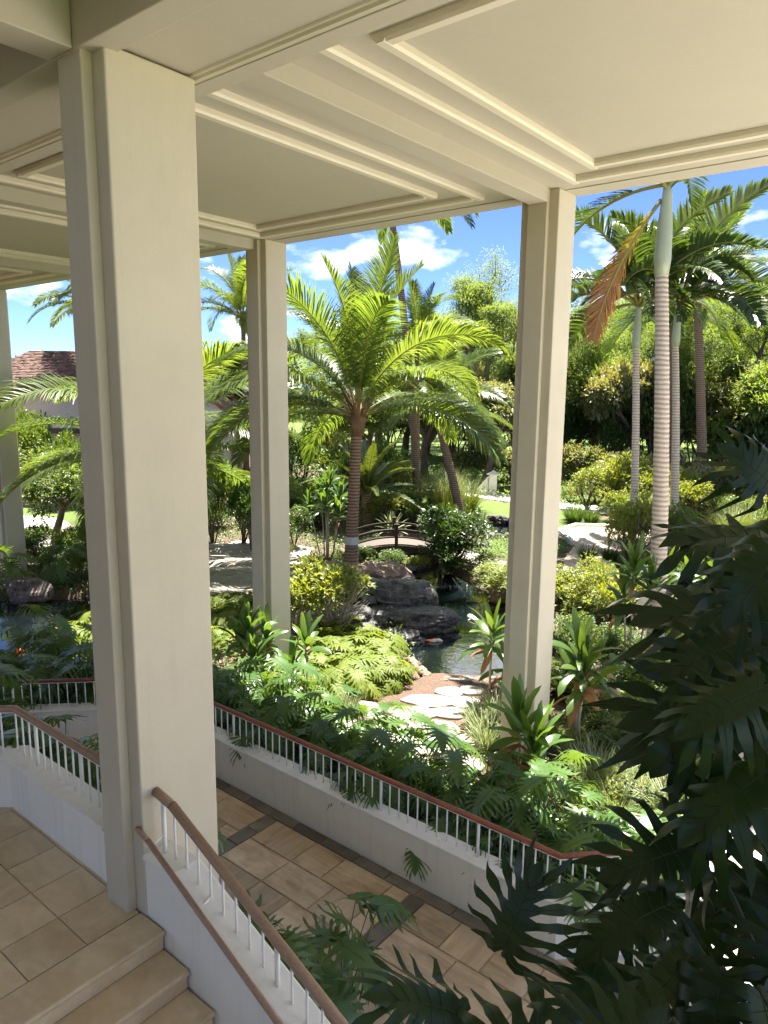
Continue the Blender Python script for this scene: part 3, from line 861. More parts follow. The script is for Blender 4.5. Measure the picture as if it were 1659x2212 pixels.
def mat_rock(name, c0, c1, c2, rough=.75, wet=False):
    m, nt, b = newmat(name); v = coords(nt)
    n1 = noisef(nt, v, 2.6, 7, .62, .6); n2 = noisef(nt, v, 14, 6, .7)
    vo = N(nt, 'ShaderNodeTexVoronoi', Scale=3.0); vo.feature = 'DISTANCE_TO_EDGE'; nt.links.new(v, vo.inputs['Vector'])
    c = mixc(nt, ramp(nt, n1, .3, .7), c0, c1); c = mixc(nt, ramp(nt, n2, .52, .75), c, c2)
    c = mixc(nt, nmath(nt, 'MULTIPLY', ramp(nt, vo.outputs[0], .0, .05, (1,1,1), (0,0,0)), .5), c, [x*.3 for x in c0])
    nt.links.new(c, b.inputs['Base Color'])
    if wet: 
        nt.links.new(ramp(nt, n1, .35, .65, (.10,)*3, (.42,)*3), b.inputs['Roughness'])
    else: b.inputs['Roughness'].default_value = rough
    bumpn(nt, b, nmath(nt, 'ADD', n1, nmath(nt, 'MULTIPLY', n2, .5)), .8, .06); return m
M['ground'] = mat_ground(); M['lawn'] = mat_lawn(); M['water'] = mat_water()
M['rock_wet'] = mat_rock('wet_dark_rock', (.028,.027,.025), (.085,.08,.072), (.17,.16,.135), wet=True)
M['rock'] = mat_rock('brown_rock', (.16,.105,.075), (.30,.215,.16), (.36,.29,.23))
M['lava'] = mat_rock('lava_stone', (.05,.042,.038), (.13,.11,.10), (.2,.17,.15))
POND = [(-7.95,11.75),(-7.2,12.3),(-6.7,13.3),(-6.9,14.6),(-7.9,16.0),(-9.4,17.2),(-11.2,18.4),(-12.9,19.3),(-14.3,20.5),(-16.6,23.2),(-18.0,22.2),(-16.0,19.9),(-15.0,18.6),(-13.6,17.2),(-12.2,16.0),(-11.2,15.0),(-10.4,13.6),(-9.3,12.6)]
POND_L = [(-15.3,5.9),(-16.2,8.2),(-17.2,10.4),(-18.4,10.9),(-19.2,9.6),(-20.6,8.2),(-24.5,6.0),(-24,2),(-18.5,3.4)]
STREAM = [(-14.6,24.6),(-13.5,26.0),(-14.6,28.2),(-16.6,28.6),(-19.0,27.6),(-17.4,25.6)]
def sdist(P, x, y):
    ins = False; best = 1e9; n = len(P)
    for i in range(n):
        x0, y0 = P[i]; x1, y1 = P[(i+1)%n]
        if (y0 > y) != (y1 > y) and x < (x1-x0)*(y-y0)/(y1-y0) + x0: ins = not ins
        dx, dy = x1-x0, y1-y0; t = max(0, min(1, ((x-x0)*dx+(y-y0)*dy)/(dx*dx+dy*dy)))
        best = min(best, (x-x0-t*dx)**2 + (y-y0-t*dy)**2)
    d = sqrt(best); return -d if ins else d
def in_pond(x, y, pad=0.0): return min(sdist(P, x, y) for P in (POND, POND_L, STREAM)) < pad
def gz(x, y):
    z = -.012
    if -27 < x < -5 and 1 < y < 31:
        d = min(sdist(P, x, y) for P in (POND, POND_L, STREAM))
        z -= .75*max(0, min(1, (.25-d)/.7))
        if d > .3: z += .0
    return z
xs = [-900,-400,-200,-120,-80,-60,-45,-36] + [-30 + .4*i for i in range(65)] + [-3.5,-2,0,3,8,16,40,90,200,500,900]
ys = [-400,-120,-40,-12,-4,0] + [1 + .4*i for i in range(77)] + [33,36,40,46,54,65,80,110,160,260,500,1200,2600]
vs = [(x, y, gz(x, y)) for y in ys for x in xs]; nx = len(xs)
m = MB(); m.add(vs, [(j*nx+i, j*nx+i+1, (j+1)*nx+i+1, (j+1)*nx+i) for j in range(len(ys)-1) for i in range(nx-1)], 0, True)
structure('ground', m, M['ground'])
def sheet(name, poly, z, mat, th=.0):
    m = MB()
    if th: m.prism(poly, z-th, z)
    else: m.add([(x,y,z) for x,y in poly], [tuple(range(len(poly)))])
    return structure(name, m, mat)
def blob(poly, n=4, amp=.0, seed=0):
    """smooth closed outline through the points (Catmull-Rom)"""
    out = []; k = len(poly); r = random.Random(seed)
    for i in range(k):
        p0, p1, p2, p3 = (Vector(poly[(i+j-1)%k]) for j in range(4))
        for q in range(n):
            t = q/n
            v = .5*((2*p1) + (p2-p0)*t + (2*p0-5*p1+4*p2-p3)*t*t + (3*p1-p0-3*p2+p3)*t**3)
            out.append((v.x + r.uniform(-amp,amp), v.y + r.uniform(-amp,amp)))
    return out
m = MB()
for P in (POND, POND_L, STREAM):
    c = Vector((sum(p[0] for p in P)/len(P), sum(p[1] for p in P)/len(P)))
    q = mitre(P + [P[0]], 0)[:-1]
    Q = []
    for p in P: 
        v = Vector(p) - c; Q.append(tuple(c + v*(1 + .35/max(v.length,.5))))
    m.add([(a,b,-.15) for a,b in Q], [tuple(range(len(Q)))])
structure('pond', m, M['water'])
# lawns, paths
sheet('lawn', blob([(-11.8,22.2),(-11.0,24.5),(-12.8,26.6),(-13.3,25.8),(-14.2,24.0),(-14.0,22.3)], 3), .012, M['lawn'])
sheet('lawn', blob([(-13.0,27.2),(-12.2,31.5),(-16.5,32.6),(-24.0,33.0),(-24.0,29.0),(-19.5,28.6),(-16.2,29.2),(-14.0,28.6)], 3), .011, M['lawn'])
sheet('lawn', blob([(-12,35.3),(-20,36.4),(-40,42),(-60,64),(-20,64),(-4,44),(-6,36)], 3), .013, M['lawn'])
sheet('lawn', [(-400,60),(-60,46),(-24,47),(0,40),(40,40),(400,120),(400,500),(-400,500)], .009, M['lawn'])
sheet('lawn', blob([(-30,13.6),(-28.3,15.3),(-33,19.5),(-40,20),(-42,15),(-34,14)], 3), .012, M['lawn'])
sheet('lawn', blob([(-7.4,25.6),(-5.2,25.6),(-5.2,28.4),(-7.8,28.2)], 3), .012, M['lawn'])
sheet('path', [(-12.4,33.0),(-12.1,35.0),(-22,35.6),(-34,37.5),(-34,35.7),(-22,33.5)], .02, M['concrete'])
lp = sheet('path', blob([(-25.6,11.0),(-26.0,13.2),(-28.4,14.9),(-32,15.2),(-34,12.4),(-29,11.0)], 3), .02, M['flag'])
bp = MB(); bp.prism([(-14.25,20.6),(-11.4,20.2),(-10.2,20.4),(-10.2,21.0),(-11.6,21.15),(-13.9,21.9)], -.1, .06)
structure('path', bp, M['flag'])
# curving paved walk on the right with raised white kerbs
RP = [(-8.3,19.2),(-9.55,21.0),(-10.4,22.9),(-11.3,26.0),(-12.65,27.6),(-12.6,29.0),(-11.6,29.7),(-9.6,29.6),(-8.4,29.9),(-6.2,33.4),(-4.4,33.4),(-6.0,28.6),(-7.6,27.4),(-9.5,26.6),(-9.3,23.8),(-7.9,21.3),(-7.1,19.6)]
rp = MB(); rp.prism(RP, -.1, .05); walk2 = structure('path', rp, M['joint'])
mb_, k = None, 0
sl = MB(); sl.add([(-.24,-.16,0),(.24,-.16,0),(.24,.16,0),(-.24,.16,0)], [(0,1,2,3)]); sl_me = mesh_of(sl, 'paving_stone', M['terracotta'])
for i in range(26):
    for j in range(40):
        x, y = -13 + .5*i + (.25 if j % 2 else 0), 19.3 + .34*j
        if all(sdist(RP, x+a, y+b) < -.0 for a in (-.25,.25) for b in (-.17,.17)):
            k += 1
            if k < 290: link('paving_stone', sl_me, walk2, (x, y, .054 + R.uniform(0,.002)))
def kerb(pts, label, h=.16, w=.2):
    t = MB(); A, B = mitre(pts, -w/2), mitre(pts, w/2); n = len(pts); vs = []
    for a, b in zip(A, B): vs += [(a[0],a[1],-.05),(b[0],b[1],-.05),(b[0],b[1],h),(a[0],a[1],h)]
    fs = [(0,3,2,1), (4*n-4,4*n-3,4*n-2,4*n-1)]
    for i in range(n-1):
        for q in range(4): fs.append((4*i+q, 4*i+(q+1)%4, 4*i+4+(q+1)%4, 4*i+4+q))
    t.add(vs, fs); tag(t.build('kerb', M['paint_white'], bevel=.015), label, 'kerb')
kerb([(-11.3,25.6),(-12.75,27.5),(-12.75,29.1),(-11.6,29.85),(-9.6,29.75),(-8.5,30.1),(-6.3,33.6)], 'raised white kerb along the far side of the curving path')
kerb([(-7.0,19.4),(-7.85,21.3),(-9.1,23.3)], 'short white kerb along the near side of the curving path')
# flagstone terrace left of the middle column: irregular slabs
FT = [(-15.2,11.2),(-15.6,14.2),(-16.6,16.2),(-18.2,18.6),(-21.0,18.4),(-22.0,15.4),(-20.6,12.6),(-17.6,11.0)]
ft = MB(); ft.prism(FT, -.1, .008); terrace = structure('terrace', ft, M['joint'])
rr = random.Random(5)
def irregular(cx, cy, rx, ry, n, seed, th=.05, rot=0):
    r = random.Random(seed); P = []
    for i in range(n):
        a = 2*pi*i/n + r.uniform(-.18,.18); q = r.uniform(.84,1.06)
        x, y = cos(a)*rx*q, sin(a)*ry*q
        P.append((cx + x*cos(rot) - y*sin(rot), cy + x*sin(rot) + y*cos(rot)))
    P = blob(P, 3, .012, seed); k = len(P)
    ip = [(cx+(x-cx)*.955, cy+(y-cy)*.955) for x,y in P]
    m = MB(); m.add([(x,y,-.03) for x,y in P] + [(x,y,th-.012) for x,y in P] + [(x,y,th + r.uniform(-.002,.002)) for x,y in ip],
                    [tuple(range(2*k,3*k))] + [(i,(i+1)%k,k+(i+1)%k,k+i) for i in range(k)] + [(k+i,k+(i+1)%k,2*k+(i+1)%k,2*k+i) for i in range(k)])
    return m
cells = []
for i in range(12):
    for j in range(12):
        x, y = -22.4 + .62*i + (.31 if j%2 else 0) + rr.uniform(-.06,.06), 11.0 + .64*j + rr.uniform(-.06,.06)
        if sdist(FT, x, y) < -.2: irregular(x, y, .352, .362, 7, i*31+j, .035, rr.uniform(0,3)).build('flagstone', M['flag'], terrace)
# round stepping stones leading to the pond
sp = MB(); sp.prism(blob([(-5.2,8.3),(-6.3,8.25),(-8.6,8.3),(-8.9,9.3),(-8.2,10.4),(-8.15,11.6),(-7.75,12.0),(-6.4,12.6),(-6.2,11.0),(-5.4,10.2)], 3), -.1, .004)
def mat_mulch():
    m, nt, b = newmat('reddish_gravel'); v = coords(nt)
    n2 = noisef(nt, v, 38, 4, .75); n1 = noisef(nt, v, 2, 4)
    c = mixc(nt, ramp(nt, n2, .38, .62), (.06,.036,.025), (.20,.13,.09)); c = mixc(nt, ramp(nt, n1, .5, .8), c, (.10,.065,.042))
    nt.links.new(c, b.inputs['Base Color']); b.inputs['Roughness'].default_value = .95; bumpn(nt, b, n2, 1, .03); return m
M['mulch'] = mat_mulch()
structure('gravel_path', sp, M['mulch'])
for i, (x, y, rx, ry) in enumerate([(-7.35,10.57,.45,.24),(-7.28,11.16,.25,.2),(-7.0,11.5,.22,.19),(-7.5,11.84,.26,.13),(-7.28,9.98,.42,.24),(-6.8,10.36,.3,.21),(-6.82,10.95,.25,.23),(-6.6,9.75,.36,.27),
      (-7.35,9.35,.42,.27),(-6.4,9.1,.4,.27),(-5.9,9.7,.3,.26),(-5.6,9.0,.34,.27),(-7.2,8.75,.42,.25),(-8.1,8.85,.36,.25),(-6.3,8.5,.4,.2),(-5.4,8.45,.35,.18),(-7.3,8.4,.4,.14),(-8.1,9.55,.3,.25)]):
    o = irregular(x, y, rx*1.16, ry*1.16, 9, 100+i, .045, .55).build('stepping_stone', M['flag'], loc=(x, y, 0))
    tag(o, 'irregular pale stepping stone set in reddish gravel before the pond', 'stepping stone', 'stepping stones in the gravel by the pond')
# sunlit pale paving where the walkway comes out at the right
sheet('pavement', [(-2.55,6.42),(.61,6.42),(.61,2.9),(-1.15,2.9),(-1.15,-1.5),(9,-1.5),(9,9),(9,24),(1.5,24),(-1.2,15.5),(-2.4,11.5),(-3.3,8.9),(-2.4,7.6)], .094, M['concrete'], .3)  # the unseen near right part is added to brighten the walkway
sheet('added_bounce_paving', [(9.01,10),(26,13),(26,40),(9.01,30)], .092, M['concrete'], .3)  # unseen pale sheet added to bounce sunlight onto the column sides
sheet('court', [(-26,-10),(4.29,-10),(4.29,-1.61),(-26,-1.61)], 1.6, M['ground'], 1.0)
sheet('lawn', [(4.3,-60),(80,-60),(80,9),(9.1,8.6),(4.3,6.3)], .01, M['lawn'])  # unseen lawn added for its dim green bounce light

# ------------------------------------------------------------------ rocks, waterfall, koi
def rock_mesh(seed, sx, sy, sz, sub=4, rough=.35, flat=.0, terr=0):
    bm = bmesh.new(); bmesh.ops.create_icosphere(bm, subdivisions=sub, radius=1.0)
    off = V(seed*3.7, seed*1.3, seed*2.1)
    for v in bm.verts:
        p = v.co.copy()
        d = noise.fractal(p*1.1+off, 1.0, 2.0, 5)*rough + (noise.cell(p*1.9+off)-.5)*rough*.35
        q = p*(1 + d)
        if flat and q.z > flat: q.z = flat + (q.z-flat)*.22
        if terr: q.z = (math.floor(q.z*terr)/terr)*.55 + q.z*.45
        v.co = (q.x*sx, q.y*sy, q.z*sz)
    me = bpy.data.meshes.new('rock'); bm.to_mesh(me); bm.free()
    for p in me.polygons: p.use_smooth = False
    return me
def rock(seed, loc, size, label, mat, rot=0, rough=.35, flat=0, terr=0, group=None, sub=4):
    me = rock_mesh(seed, *size, sub=sub, rough=rough, flat=flat, terr=terr); me.materials.append(mat)
    o = link('rock', me, None, loc, (0,0,rot)); return tag(o, label, 'rock', group)
RW, RB = M['rock_wet'], M['rock']
rock(1, (-11.45,14.9,.45), (.85,.65,.45), 'wet dark rock slab with the top lip of the waterfall', RW, .6, .3, .75, 3)
rock(2, (-12.5,14.5,.25), (1.0,.8,.48), 'dark wet rock behind the little waterfall pool', RW, .3, .3, .8, 3)
rock(3, (-10.95,15.4,.0), (.34,.3,.72), 'upright wet stone beside the waterfall', RW, .4, .3)
rock(4, (-11.0,14.0,.0), (.75,.55,.5), 'wet rock step in the middle of the waterfall', RW, .9, .35, .6, 4)
rock(5, (-10.1,14.45,.06), (.95,.5,.40), 'long dark boulder reaching out into the pond', RW, .75, .28, .7)
rock(6, (-10.15,13.1,-.08), (.7,.45,.26), 'flat wet rock at the foot of the waterfall', RW, .7, .3, .6)
rock(7, (-11.4,13.0,.0), (.8,.6,.5), 'dark rock under the twiggy shrub left of the waterfall', RW, .2, .35)
rock(8, (-10.75,12.7,.0), (.5,.4,.3), 'small dark rock at the pond edge behind the yellow green plants', RW, .2, .35)
rock(9, (-14.1,15.6,.1), (1.25,.8,.78), 'brown rock mound at the foot of the central palm', RB, .6, .3, .7)
rock(10, (-15.2,14.9,.05), (1.3,.75,.6), 'brown flat rock left of the central palm', RB, .5, .3, .7)
rock(11, (-13.2,16.4,.05), (.95,.7,.75), 'brown rock right of the central palm trunk', RB, .6, .3, .8)
rock(12, (-13.3,13.3,.0), (.7,.6,.5), 'brown rock beside the middle column', RB, .2, .35)
rock(13, (-19.9,9.0,.08), (.66,.5,.50), 'pinkish grey boulder standing in the left pond', mat_rock('grey_boulder', (.09,.07,.065), (.2,.165,.155), (.34,.29,.27)), .3, .3, .75)
rock(14, (-20.6,10.2,.0), (.5,.4,.4), 'dark rock behind the boulder in the left pond', RW, .3, .3)
rock(15, (-9.9,17.6,.0), (.35,.28,.22), 'small rock at the right bank of the pond', RB, .3, .3)
rock(16, (-10.4,18.6,.05), (.4,.3,.3), 'pale rock under the shrubs on the right bank', RB, .3, .3)
rock(17, (-13.7,23.0,.0), (.26,.22,.2), 'round dark stone at the lawn edge', M['lava'], .3, .3)
me_l = [rock_mesh(40+i, .19, .15, .13, sub=2, rough=.3) for i in range(4)]
for q in me_l: q.materials.append(M['lava'])
for i in range(34):
    P = STREAM; t = i/34*len(P); a, b = Vector(P[int(t)]), Vector(P[(int(t)+1) % len(P)]); p = a.lerp(b, t % 1)
    tag(link('edging_stone', me_l[i%4], None, (p.x, p.y, .02), (0,0,i*1.7), R.uniform(.8,1.4)), 'small dark lava stone edging the far pool beside the lawn', 'stone', 'lava stones around the far pool')
me_g = [rock_mesh(60+i, .11, .10, .08, sub=2, rough=.3) for i in range(3)]
for q in me_g: q.materials.append(M['rock'])
for i in range(26):
    t = i/25; n_ = Vector((-.25,-.2)) if t < .5 else Vector((.16,-.2))
    p = (Vector((-8.75,12.25)).lerp(Vector((-7.95,11.75)), t*2) if t < .5 else Vector((-7.95,11.75)).lerp(Vector((-7.1,12.4)), t*2-1)) + n_*.75
    tag(link('edging_stone', me_g[i%3], None, (p.x+R.uniform(-.05,.05), p.y+R.uniform(-.05,.05), -.02), (0,0,i*1.7), R.uniform(.6,1.2)), 'small pale stone edging the near bank of the pond', 'stone', 'small stones along the near pond edge')
# waterfall: thin falling sheets over the rock steps
def mat_fall():
    m, nt, b = newmat('falling_water')
    n1 = noisef(nt, coords(nt, scale=(14,14,1.2)), 2.5, 3)
    b.inputs['Base Color'].default_value = (.75,.8,.82,1); b.inputs['Roughness'].default_value = .15
    nt.links.new(ramp(nt, n1, .5, .75, (.02,)*3, (.45,)*3), b.inputs['Alpha']); return m
m = MB(); wr = random.Random(2)
for (x, y, z0, z1) in ((-10.75,14.55,.75,.35),(-10.45,14.0,.38,.1),(-9.7,13.0,.12,-.15),(-11.3,14.35,.8,.4)):
    for k in range(3):
        ox, oy = wr.uniform(-.16,.16), wr.uniform(-.16,.16); w = wr.uniform(.008,.02)
        pts = [V(x+ox, y+oy, z0), V(x+ox+.08, y+oy-.05, z0-.06), V(x+ox+.12, y+oy-.08, (z0+z1)/2), V(x+ox+.14, y+oy-.09, z1)]
        strip(m, pts, [w, w, w*.9, w*.8], V(.63,.78,0), 0)
tag(m.build('waterfall', mat_fall(), loc=(-10.7,14.2,0)), 'thin trickling waterfall running down the dark rocks', 'waterfall')
def koi(loc, rot, cols, label, L=.5):
    t = thing('koi_fish', label, 'fish', loc, None, rot)
    m = MB(); n = 8; prof = [.015,.06,.075,.075,.065,.048,.028,.016]
    m.tube([(L*(.5-i/(n-1)*.85), .02*sin(i*.9), 0) for i in range(n)], [q*L*1.6 for q in prof], 8)
    m.build('body', cols, t, world=False)
    m = MB(); m.add([(-.33*L,0,.0),(-.55*L,.09*L,.03),(-.50*L,0,.01),(-.55*L,-.09*L,.03)], [(0,1,2),(0,2,3)]); m.build('tail_fin', cols, t, world=False)
    m = MB()
    for s_ in (-1,1): m.add([(.18*L,s_*.08*L,0),(.02*L,s_*.22*L,-.01),(.06*L,s_*.09*L,0)], [(0,1,2)])
    m.build('side_fin', cols, t, world=False)
def mat_koi(name, a, b_, pos=.5):
    m, nt, b = newmat(name); n1 = noisef(nt, coords(nt), 7, 2)
    nt.links.new(ramp(nt, n1, pos-.02, pos+.03, a, b_), b.inputs['Base Color']); b.inputs['Roughness'].default_value = .25; return m
KO = mat_koi('orange_koi_skin', (.72,.10,.02), (.80,.16,.03)); KW = mat_koi('pale_koi_skin', (.75,.68,.55), (.6,.55,.45)); KP = mat_koi('patched_koi_skin', (.72,.14,.03), (.78,.72,.62))
koi((-9.62,14.55,-.125), .9, KO, 'orange koi swimming beside the long boulder')
koi((-9.45,13.66,-.125), .6, KP, 'orange and white koi in the middle of the pond')
koi((-9.55,15.7,-.13), 2.5, KW, 'pale white koi behind the end of the long boulder', .75)
koi((-16.2,6.9,-.125), 1.0, KO, 'red koi in the left pond near the railing')
koi((-16.9,8.4,-.13), .4, KW, 'pale koi in the left pond', .6)

# ------------------------------------------------------------------ arched footbridge
M['bridge'] = mat_wood('dark_brown_bridge_wood', (.022,.012,.008), (.05,.028,.018), scale=(6,6,6), rough=.7)
M['deck'] = mat_wood('weathered_deck_wood', (.055,.04,.03), (.12,.092,.072), scale=(8,8,8), rough=.7)
U = V(.745,.667,0); Wd = V(-.667,.745,0); C0 = V(-15.15,19.55,.02); HL = 1.55
bridge = thing('footbridge', 'small arched brown wooden footbridge over the pond behind the central palm', 'bridge', tuple(C0 + Wd*.65))
arch = lambda t, rise, z0: C0 + U*(t*HL) + V(0,0,z0 + rise*(1-t*t))
NP = 24
for i in range(NP):
    t = -1 + 2*(i+.5)/NP; a = arch(t, .26, .14); sl_ = atan2(-.52*t, HL)
    m = MB(); d = (U*cos(sl_) + V(0,0,sin(sl_)))*.067; up = V(0,0,.036)
    q = [a - d, a + d, a + d + Wd*1.3, a - d + Wd*1.3]
    m.add(q + [x + up for x in q], [(3,2,1,0),(4,5,6,7),(0,1,5,4),(1,2,6,5),(2,3,7,6),(3,0,4,7)]); m.build('deck_plank', M['deck'], bridge)
for s_ in (0, 1):
    o_ = Wd*(1.3*s_ + (-.045 if s_ == 0 else .0))
    def arcbar(rise, z0, h, th, name):
        m = MB(); n = 16; vs = []
        for i in range(n+1):
            p = arch(-1+2*i/n, rise, z0) + o_; vs += [p, p+Wd*th, p+Wd*th+V(0,0,h), p+V(0,0,h)]
        fs = [(0,1,2,3),(4*n+3,4*n+2,4*n+1,4*n)]
        for i in range(n):
            for k in range(4): fs.append((4*i+k, 4*i+4+k, 4*i+4+(k+1)%4, 4*i+(k+1)%4))
        m.add(vs, fs); m.build(name, M['bridge'], bridge)
    arcbar(.26, -.10, .225, .045, 'side_beam')
    arcbar(.30, .60, .07, .06, 'top_rail')
    arcbar(.30, .36, .05, .04, 'middle_rail')
    for t in (-1, 0, 1):
        p = arch(t, .26, 0) + o_ + Wd*.02; m = MB(); hh = .86 if t else .92
        z0 = p.z - (.1 if t else .05); zt_ = p.z + hh*.93
        m.box(p.x-.055, p.x+.055, p.y-.055, p.y+.055, z0, zt_, rot=.73); m.box(p.x-.075, p.x+.075, p.y-.075, p.y+.075, zt_+.001, zt_+.03, rot=.73)
        m.add([(p.x-.05,p.y-.05,zt_+.031),(p.x+.05,p.y-.05,zt_+.031),(p.x+.05,p.y+.05,zt_+.031),(p.x-.05,p.y+.05,zt_+.031),(p.x,p.y,zt_+.085)], [(0,1,4),(1,2,4),(2,3,4),(3,0,4),(3,2,1,0)])
        m.build('post', M['bridge'], bridge)
# white bollard pillar by the far path, and a low post rail
pl = thing('gate_pillar', 'white gate pillar with pointed cap beside the far path', 'pillar', (-20.43,35.1,0))
m = MB(); m.box(-20.63,-20.2,34.9,35.3,0,1.12, rot=.5); m.build('shaft', M['paint_white'], pl)
m = MB(); m.prism([(-20.69,34.85),(-20.14,34.85),(-20.14,35.35),(-20.69,35.35)], 1.121, 1.16); m.add([(-20.69,34.85,1.161),(-20.14,34.85,1.161),(-20.14,35.35,1.161),(-20.69,35.35,1.161),(-20.41,35.1,1.36)], [(0,1,4),(1,2,4),(2,3,4),(3,0,4)]); m.build('cap', M['paint_white'], pl)
m = MB(); m.prism([(-21.2,34.6),(-20.64,34.95),(-20.64,35.15),(-21.2,34.8)], 0, lambda x, y: .25 + (x+21.2)*1.4); m.build('wing_wall', M['paint_white'], pl)

# ------------------------------------------------------------------ house with shingle roof behind the left trees
def mat_shingle():
    m, nt, b = newmat('red_brown_shingle'); r = rnd(nt); r2 = island(nt); n1 = noisef(nt, coords(nt), 9, 3)
    a = nmath(nt, 'MULTIPLY_ADD', r2, .7); nt.nodes[-1].inputs[2].default_value = 0
    f = nmath(nt, 'ADD', nmath(nt, 'MULTIPLY', r2, .75), nmath(nt, 'MULTIPLY', n1, .25))
    nt.links.new(mixc(nt, f, (.07,.038,.027), (.26,.155,.115)), b.inputs['Base Color']); b.inputs['Roughness'].default_value = .8; return m
def mat_rubble():
    m, nt, b = newmat('white_rubble_stone'); v = coords(nt)
    vo = N(nt, 'ShaderNodeTexVoronoi', Scale=2.6); nt.links.new(v, vo.inputs['Vector'])
    sep = N(nt, 'ShaderNodeSeparateColor'); nt.links.new(vo.outputs['Color'], sep.inputs[0])
    nt.links.new(mixc(nt, sep.outputs[0], (.42,.39,.32), (.62,.59,.50)), b.inputs['Base Color']); b.inputs['Roughness'].default_value = .85; return m
M['shingle'] = mat_shingle(); M['rubble'] = mat_rubble(); M['grout_pale'] = mat_plain('pale_mortar', (.60,.56,.48), .9)
M['fascia'] = mat_wood('red_brown_fascia', (.16,.055,.03), (.24,.09,.05), scale=(3,3,3))
M['fascia_dark'] = mat_plain('dark_fascia', (.05,.042,.035), .5)
M['glass'] = mat_plain('window_glass', (.02,.03,.03), .06)
house = thing('house', 'house with red brown shingle roof and white stone gable behind the left palms', 'house', (-42,24,0))
cr = V(.779,.627,0); fwv = V(-.627,.779,0)          # along the ridge, away from the garden
HO = V(-46.9,21.3,0)
def hp(a, b, z): return HO + cr*a + fwv*b + V(0,0,z)
m = MB()
for (a0, a1, b0, b1, z0, z1) in ((-4.2,13.0,.9,9,0,5.2),):
    q = [hp(a0,b0,z0), hp(a1,b0,z0), hp(a1,b1,z0), hp(a0,b1,z0)]; t_ = [x + V(0,0,z1-z0) for x in q]
    m.add(q + t_, [(3,2,1,0),(4,5,6,7),(0,1,5,4),(1,2,6,5),(2,3,7,6),(3,0,4,7)])
m.build('wall', M['paint'], house)
# main roof (hipped at the left end)
ez, rz_ = 5.15, 8.05
m = MB(); A = [hp(-5,0,ez), hp(13.6,0,ez), hp(13.6,4.4,rz_), hp(-1,4.4,rz_), hp(-5,8.8,ez), hp(13.6,8.8,ez)]
m.add(A, [(0,1,2,3),(0,3,4),(3,2,5,4)]); roofo = m.build('house_roof', M['shingle'], house)
def shingles(face, rows, cols, name='shingle'):
    """rows of separate shingles on the quad a,b (eave) c,d (ridge), joined into one part"""
    a, b, c, d = face; mb = MB(); r = random.Random(8); nrm = (b-a).cross(d-a).normalized()
    if nrm.z < 0: nrm = -nrm
    for i in range(rows):
        t0, t1 = i/rows, (i+1.12)/rows; t1 = min(t1, 1)
        l0, r0_, l1, r1_ = a.lerp(d,t0), b.lerp(c,t0), a.lerp(d,t1), b.lerp(c,t1)
        for j in range(cols):
            o_ = .5 if i % 2 else 0; s0, s1 = (j+o_)/cols, min(1, (j+o_+.95)/cols)
            if s0 >= 1: continue
            h = nrm*r.uniform(.05,.09)
            mb.add([l0.lerp(r0_,s0)+h, l0.lerp(r0_,s1)+h, l1.lerp(r1_,s1)+nrm*.012, l1.lerp(r1_,s0)+nrm*.012, l0.lerp(r0_,s0), l0.lerp(r0_,s1)], [(0,1,2,3),(4,5,1,0)])
    return stuff(mb.build(name, M['shingle'], house))
shingles((A[0],A[1],A[2],A[3]), 28, 80); shingles((A[4],A[0],A[3],A[3]), 26, 34)
# front gable wing
gx, gz_ = 10.35, 7.55
apex, rt, lt = hp(gx,-3.2,gz_), hp(gx+3.7,-3.2,4.3), hp(gx-3.7,-3.2,4.3)
m = MB(); q = [hp(gx-3.4,-3.2,0), hp(gx+3.4,-3.2,0), hp(gx+3.4,-3.2,4.3), hp(gx,-3.2,7.4), hp(gx-3.4,-3.2,4.3)]
m.add(q + [x + fwv*3.6 for x in q], [(0,1,2,3,4),(9,8,7,6,5)] + [(i,5+i,5+(i+1)%5,(i+1)%5) for i in range(5)]); m.build('gable_wall', M['grout_pale'], house)
sr_ = random.Random(4); 
for i in range(16):
    for j in range(16):
        a, z = gx-3.3 + .43*i + (.2 if j%2 else 0) + sr_.uniform(-.05,.05), .3 + .44*j + sr_.uniform(-.05,.05)
        if z > 4.3 + (3.2-abs(a-gx))*.93 - .35 or abs(a-gx) > 3.2: continue
        n = 6; P = []
        for k in range(n):
            an = 2*pi*k/n + sr_.uniform(-.3,.3); P.append((a + cos(an)*.215, z + sin(an)*.205))
        m = MB(); m.add([hp(x,-3.2,y) for x,y in P] + [hp(a+(x-a)*.93,-3.24,z+(y-z)*.93) for x,y in P], [tuple(range(n,2*n))] + [(k,(k+1)%n,n+(k+1)%n,n+k) for k in range(n)])
        m.build('stone', M['rubble'], house)
for s_, e_ in ((1, rt), (-1, lt)):
    m = MB(); d = (e_-apex); up = V(0,0,.12)
    q = [apex + up - fwv*.45, apex + d*1.06 + up - fwv*.45, apex + d*1.06 + up + fwv*4.2, apex + up + fwv*4.2]
    m.add(q + [x - V(0,0,.10) for x in q], [(0,1,2,3),(7,6,5,4),(0,4,5,1),(1,5,6,2),(2,6,7,3),(3,7,4,0)]); m.build('gable_roof', M['shingle'], house)
    m = MB(); q = [apex - fwv*.5 + up, apex + d*1.06 - fwv*.5 + up, apex + d*1.06 - fwv*.5 - V(0,0,.16), apex - fwv*.5 - V(0,0,.16)]
    m.add(q + [x + fwv*.045 for x in q], [(0,1,2,3),(7,6,5,4),(0,4,5,1),(1,5,6,2),(2,6,7,3),(3,7,4,0)]); m.build('bargeboard', M['fascia'], house)
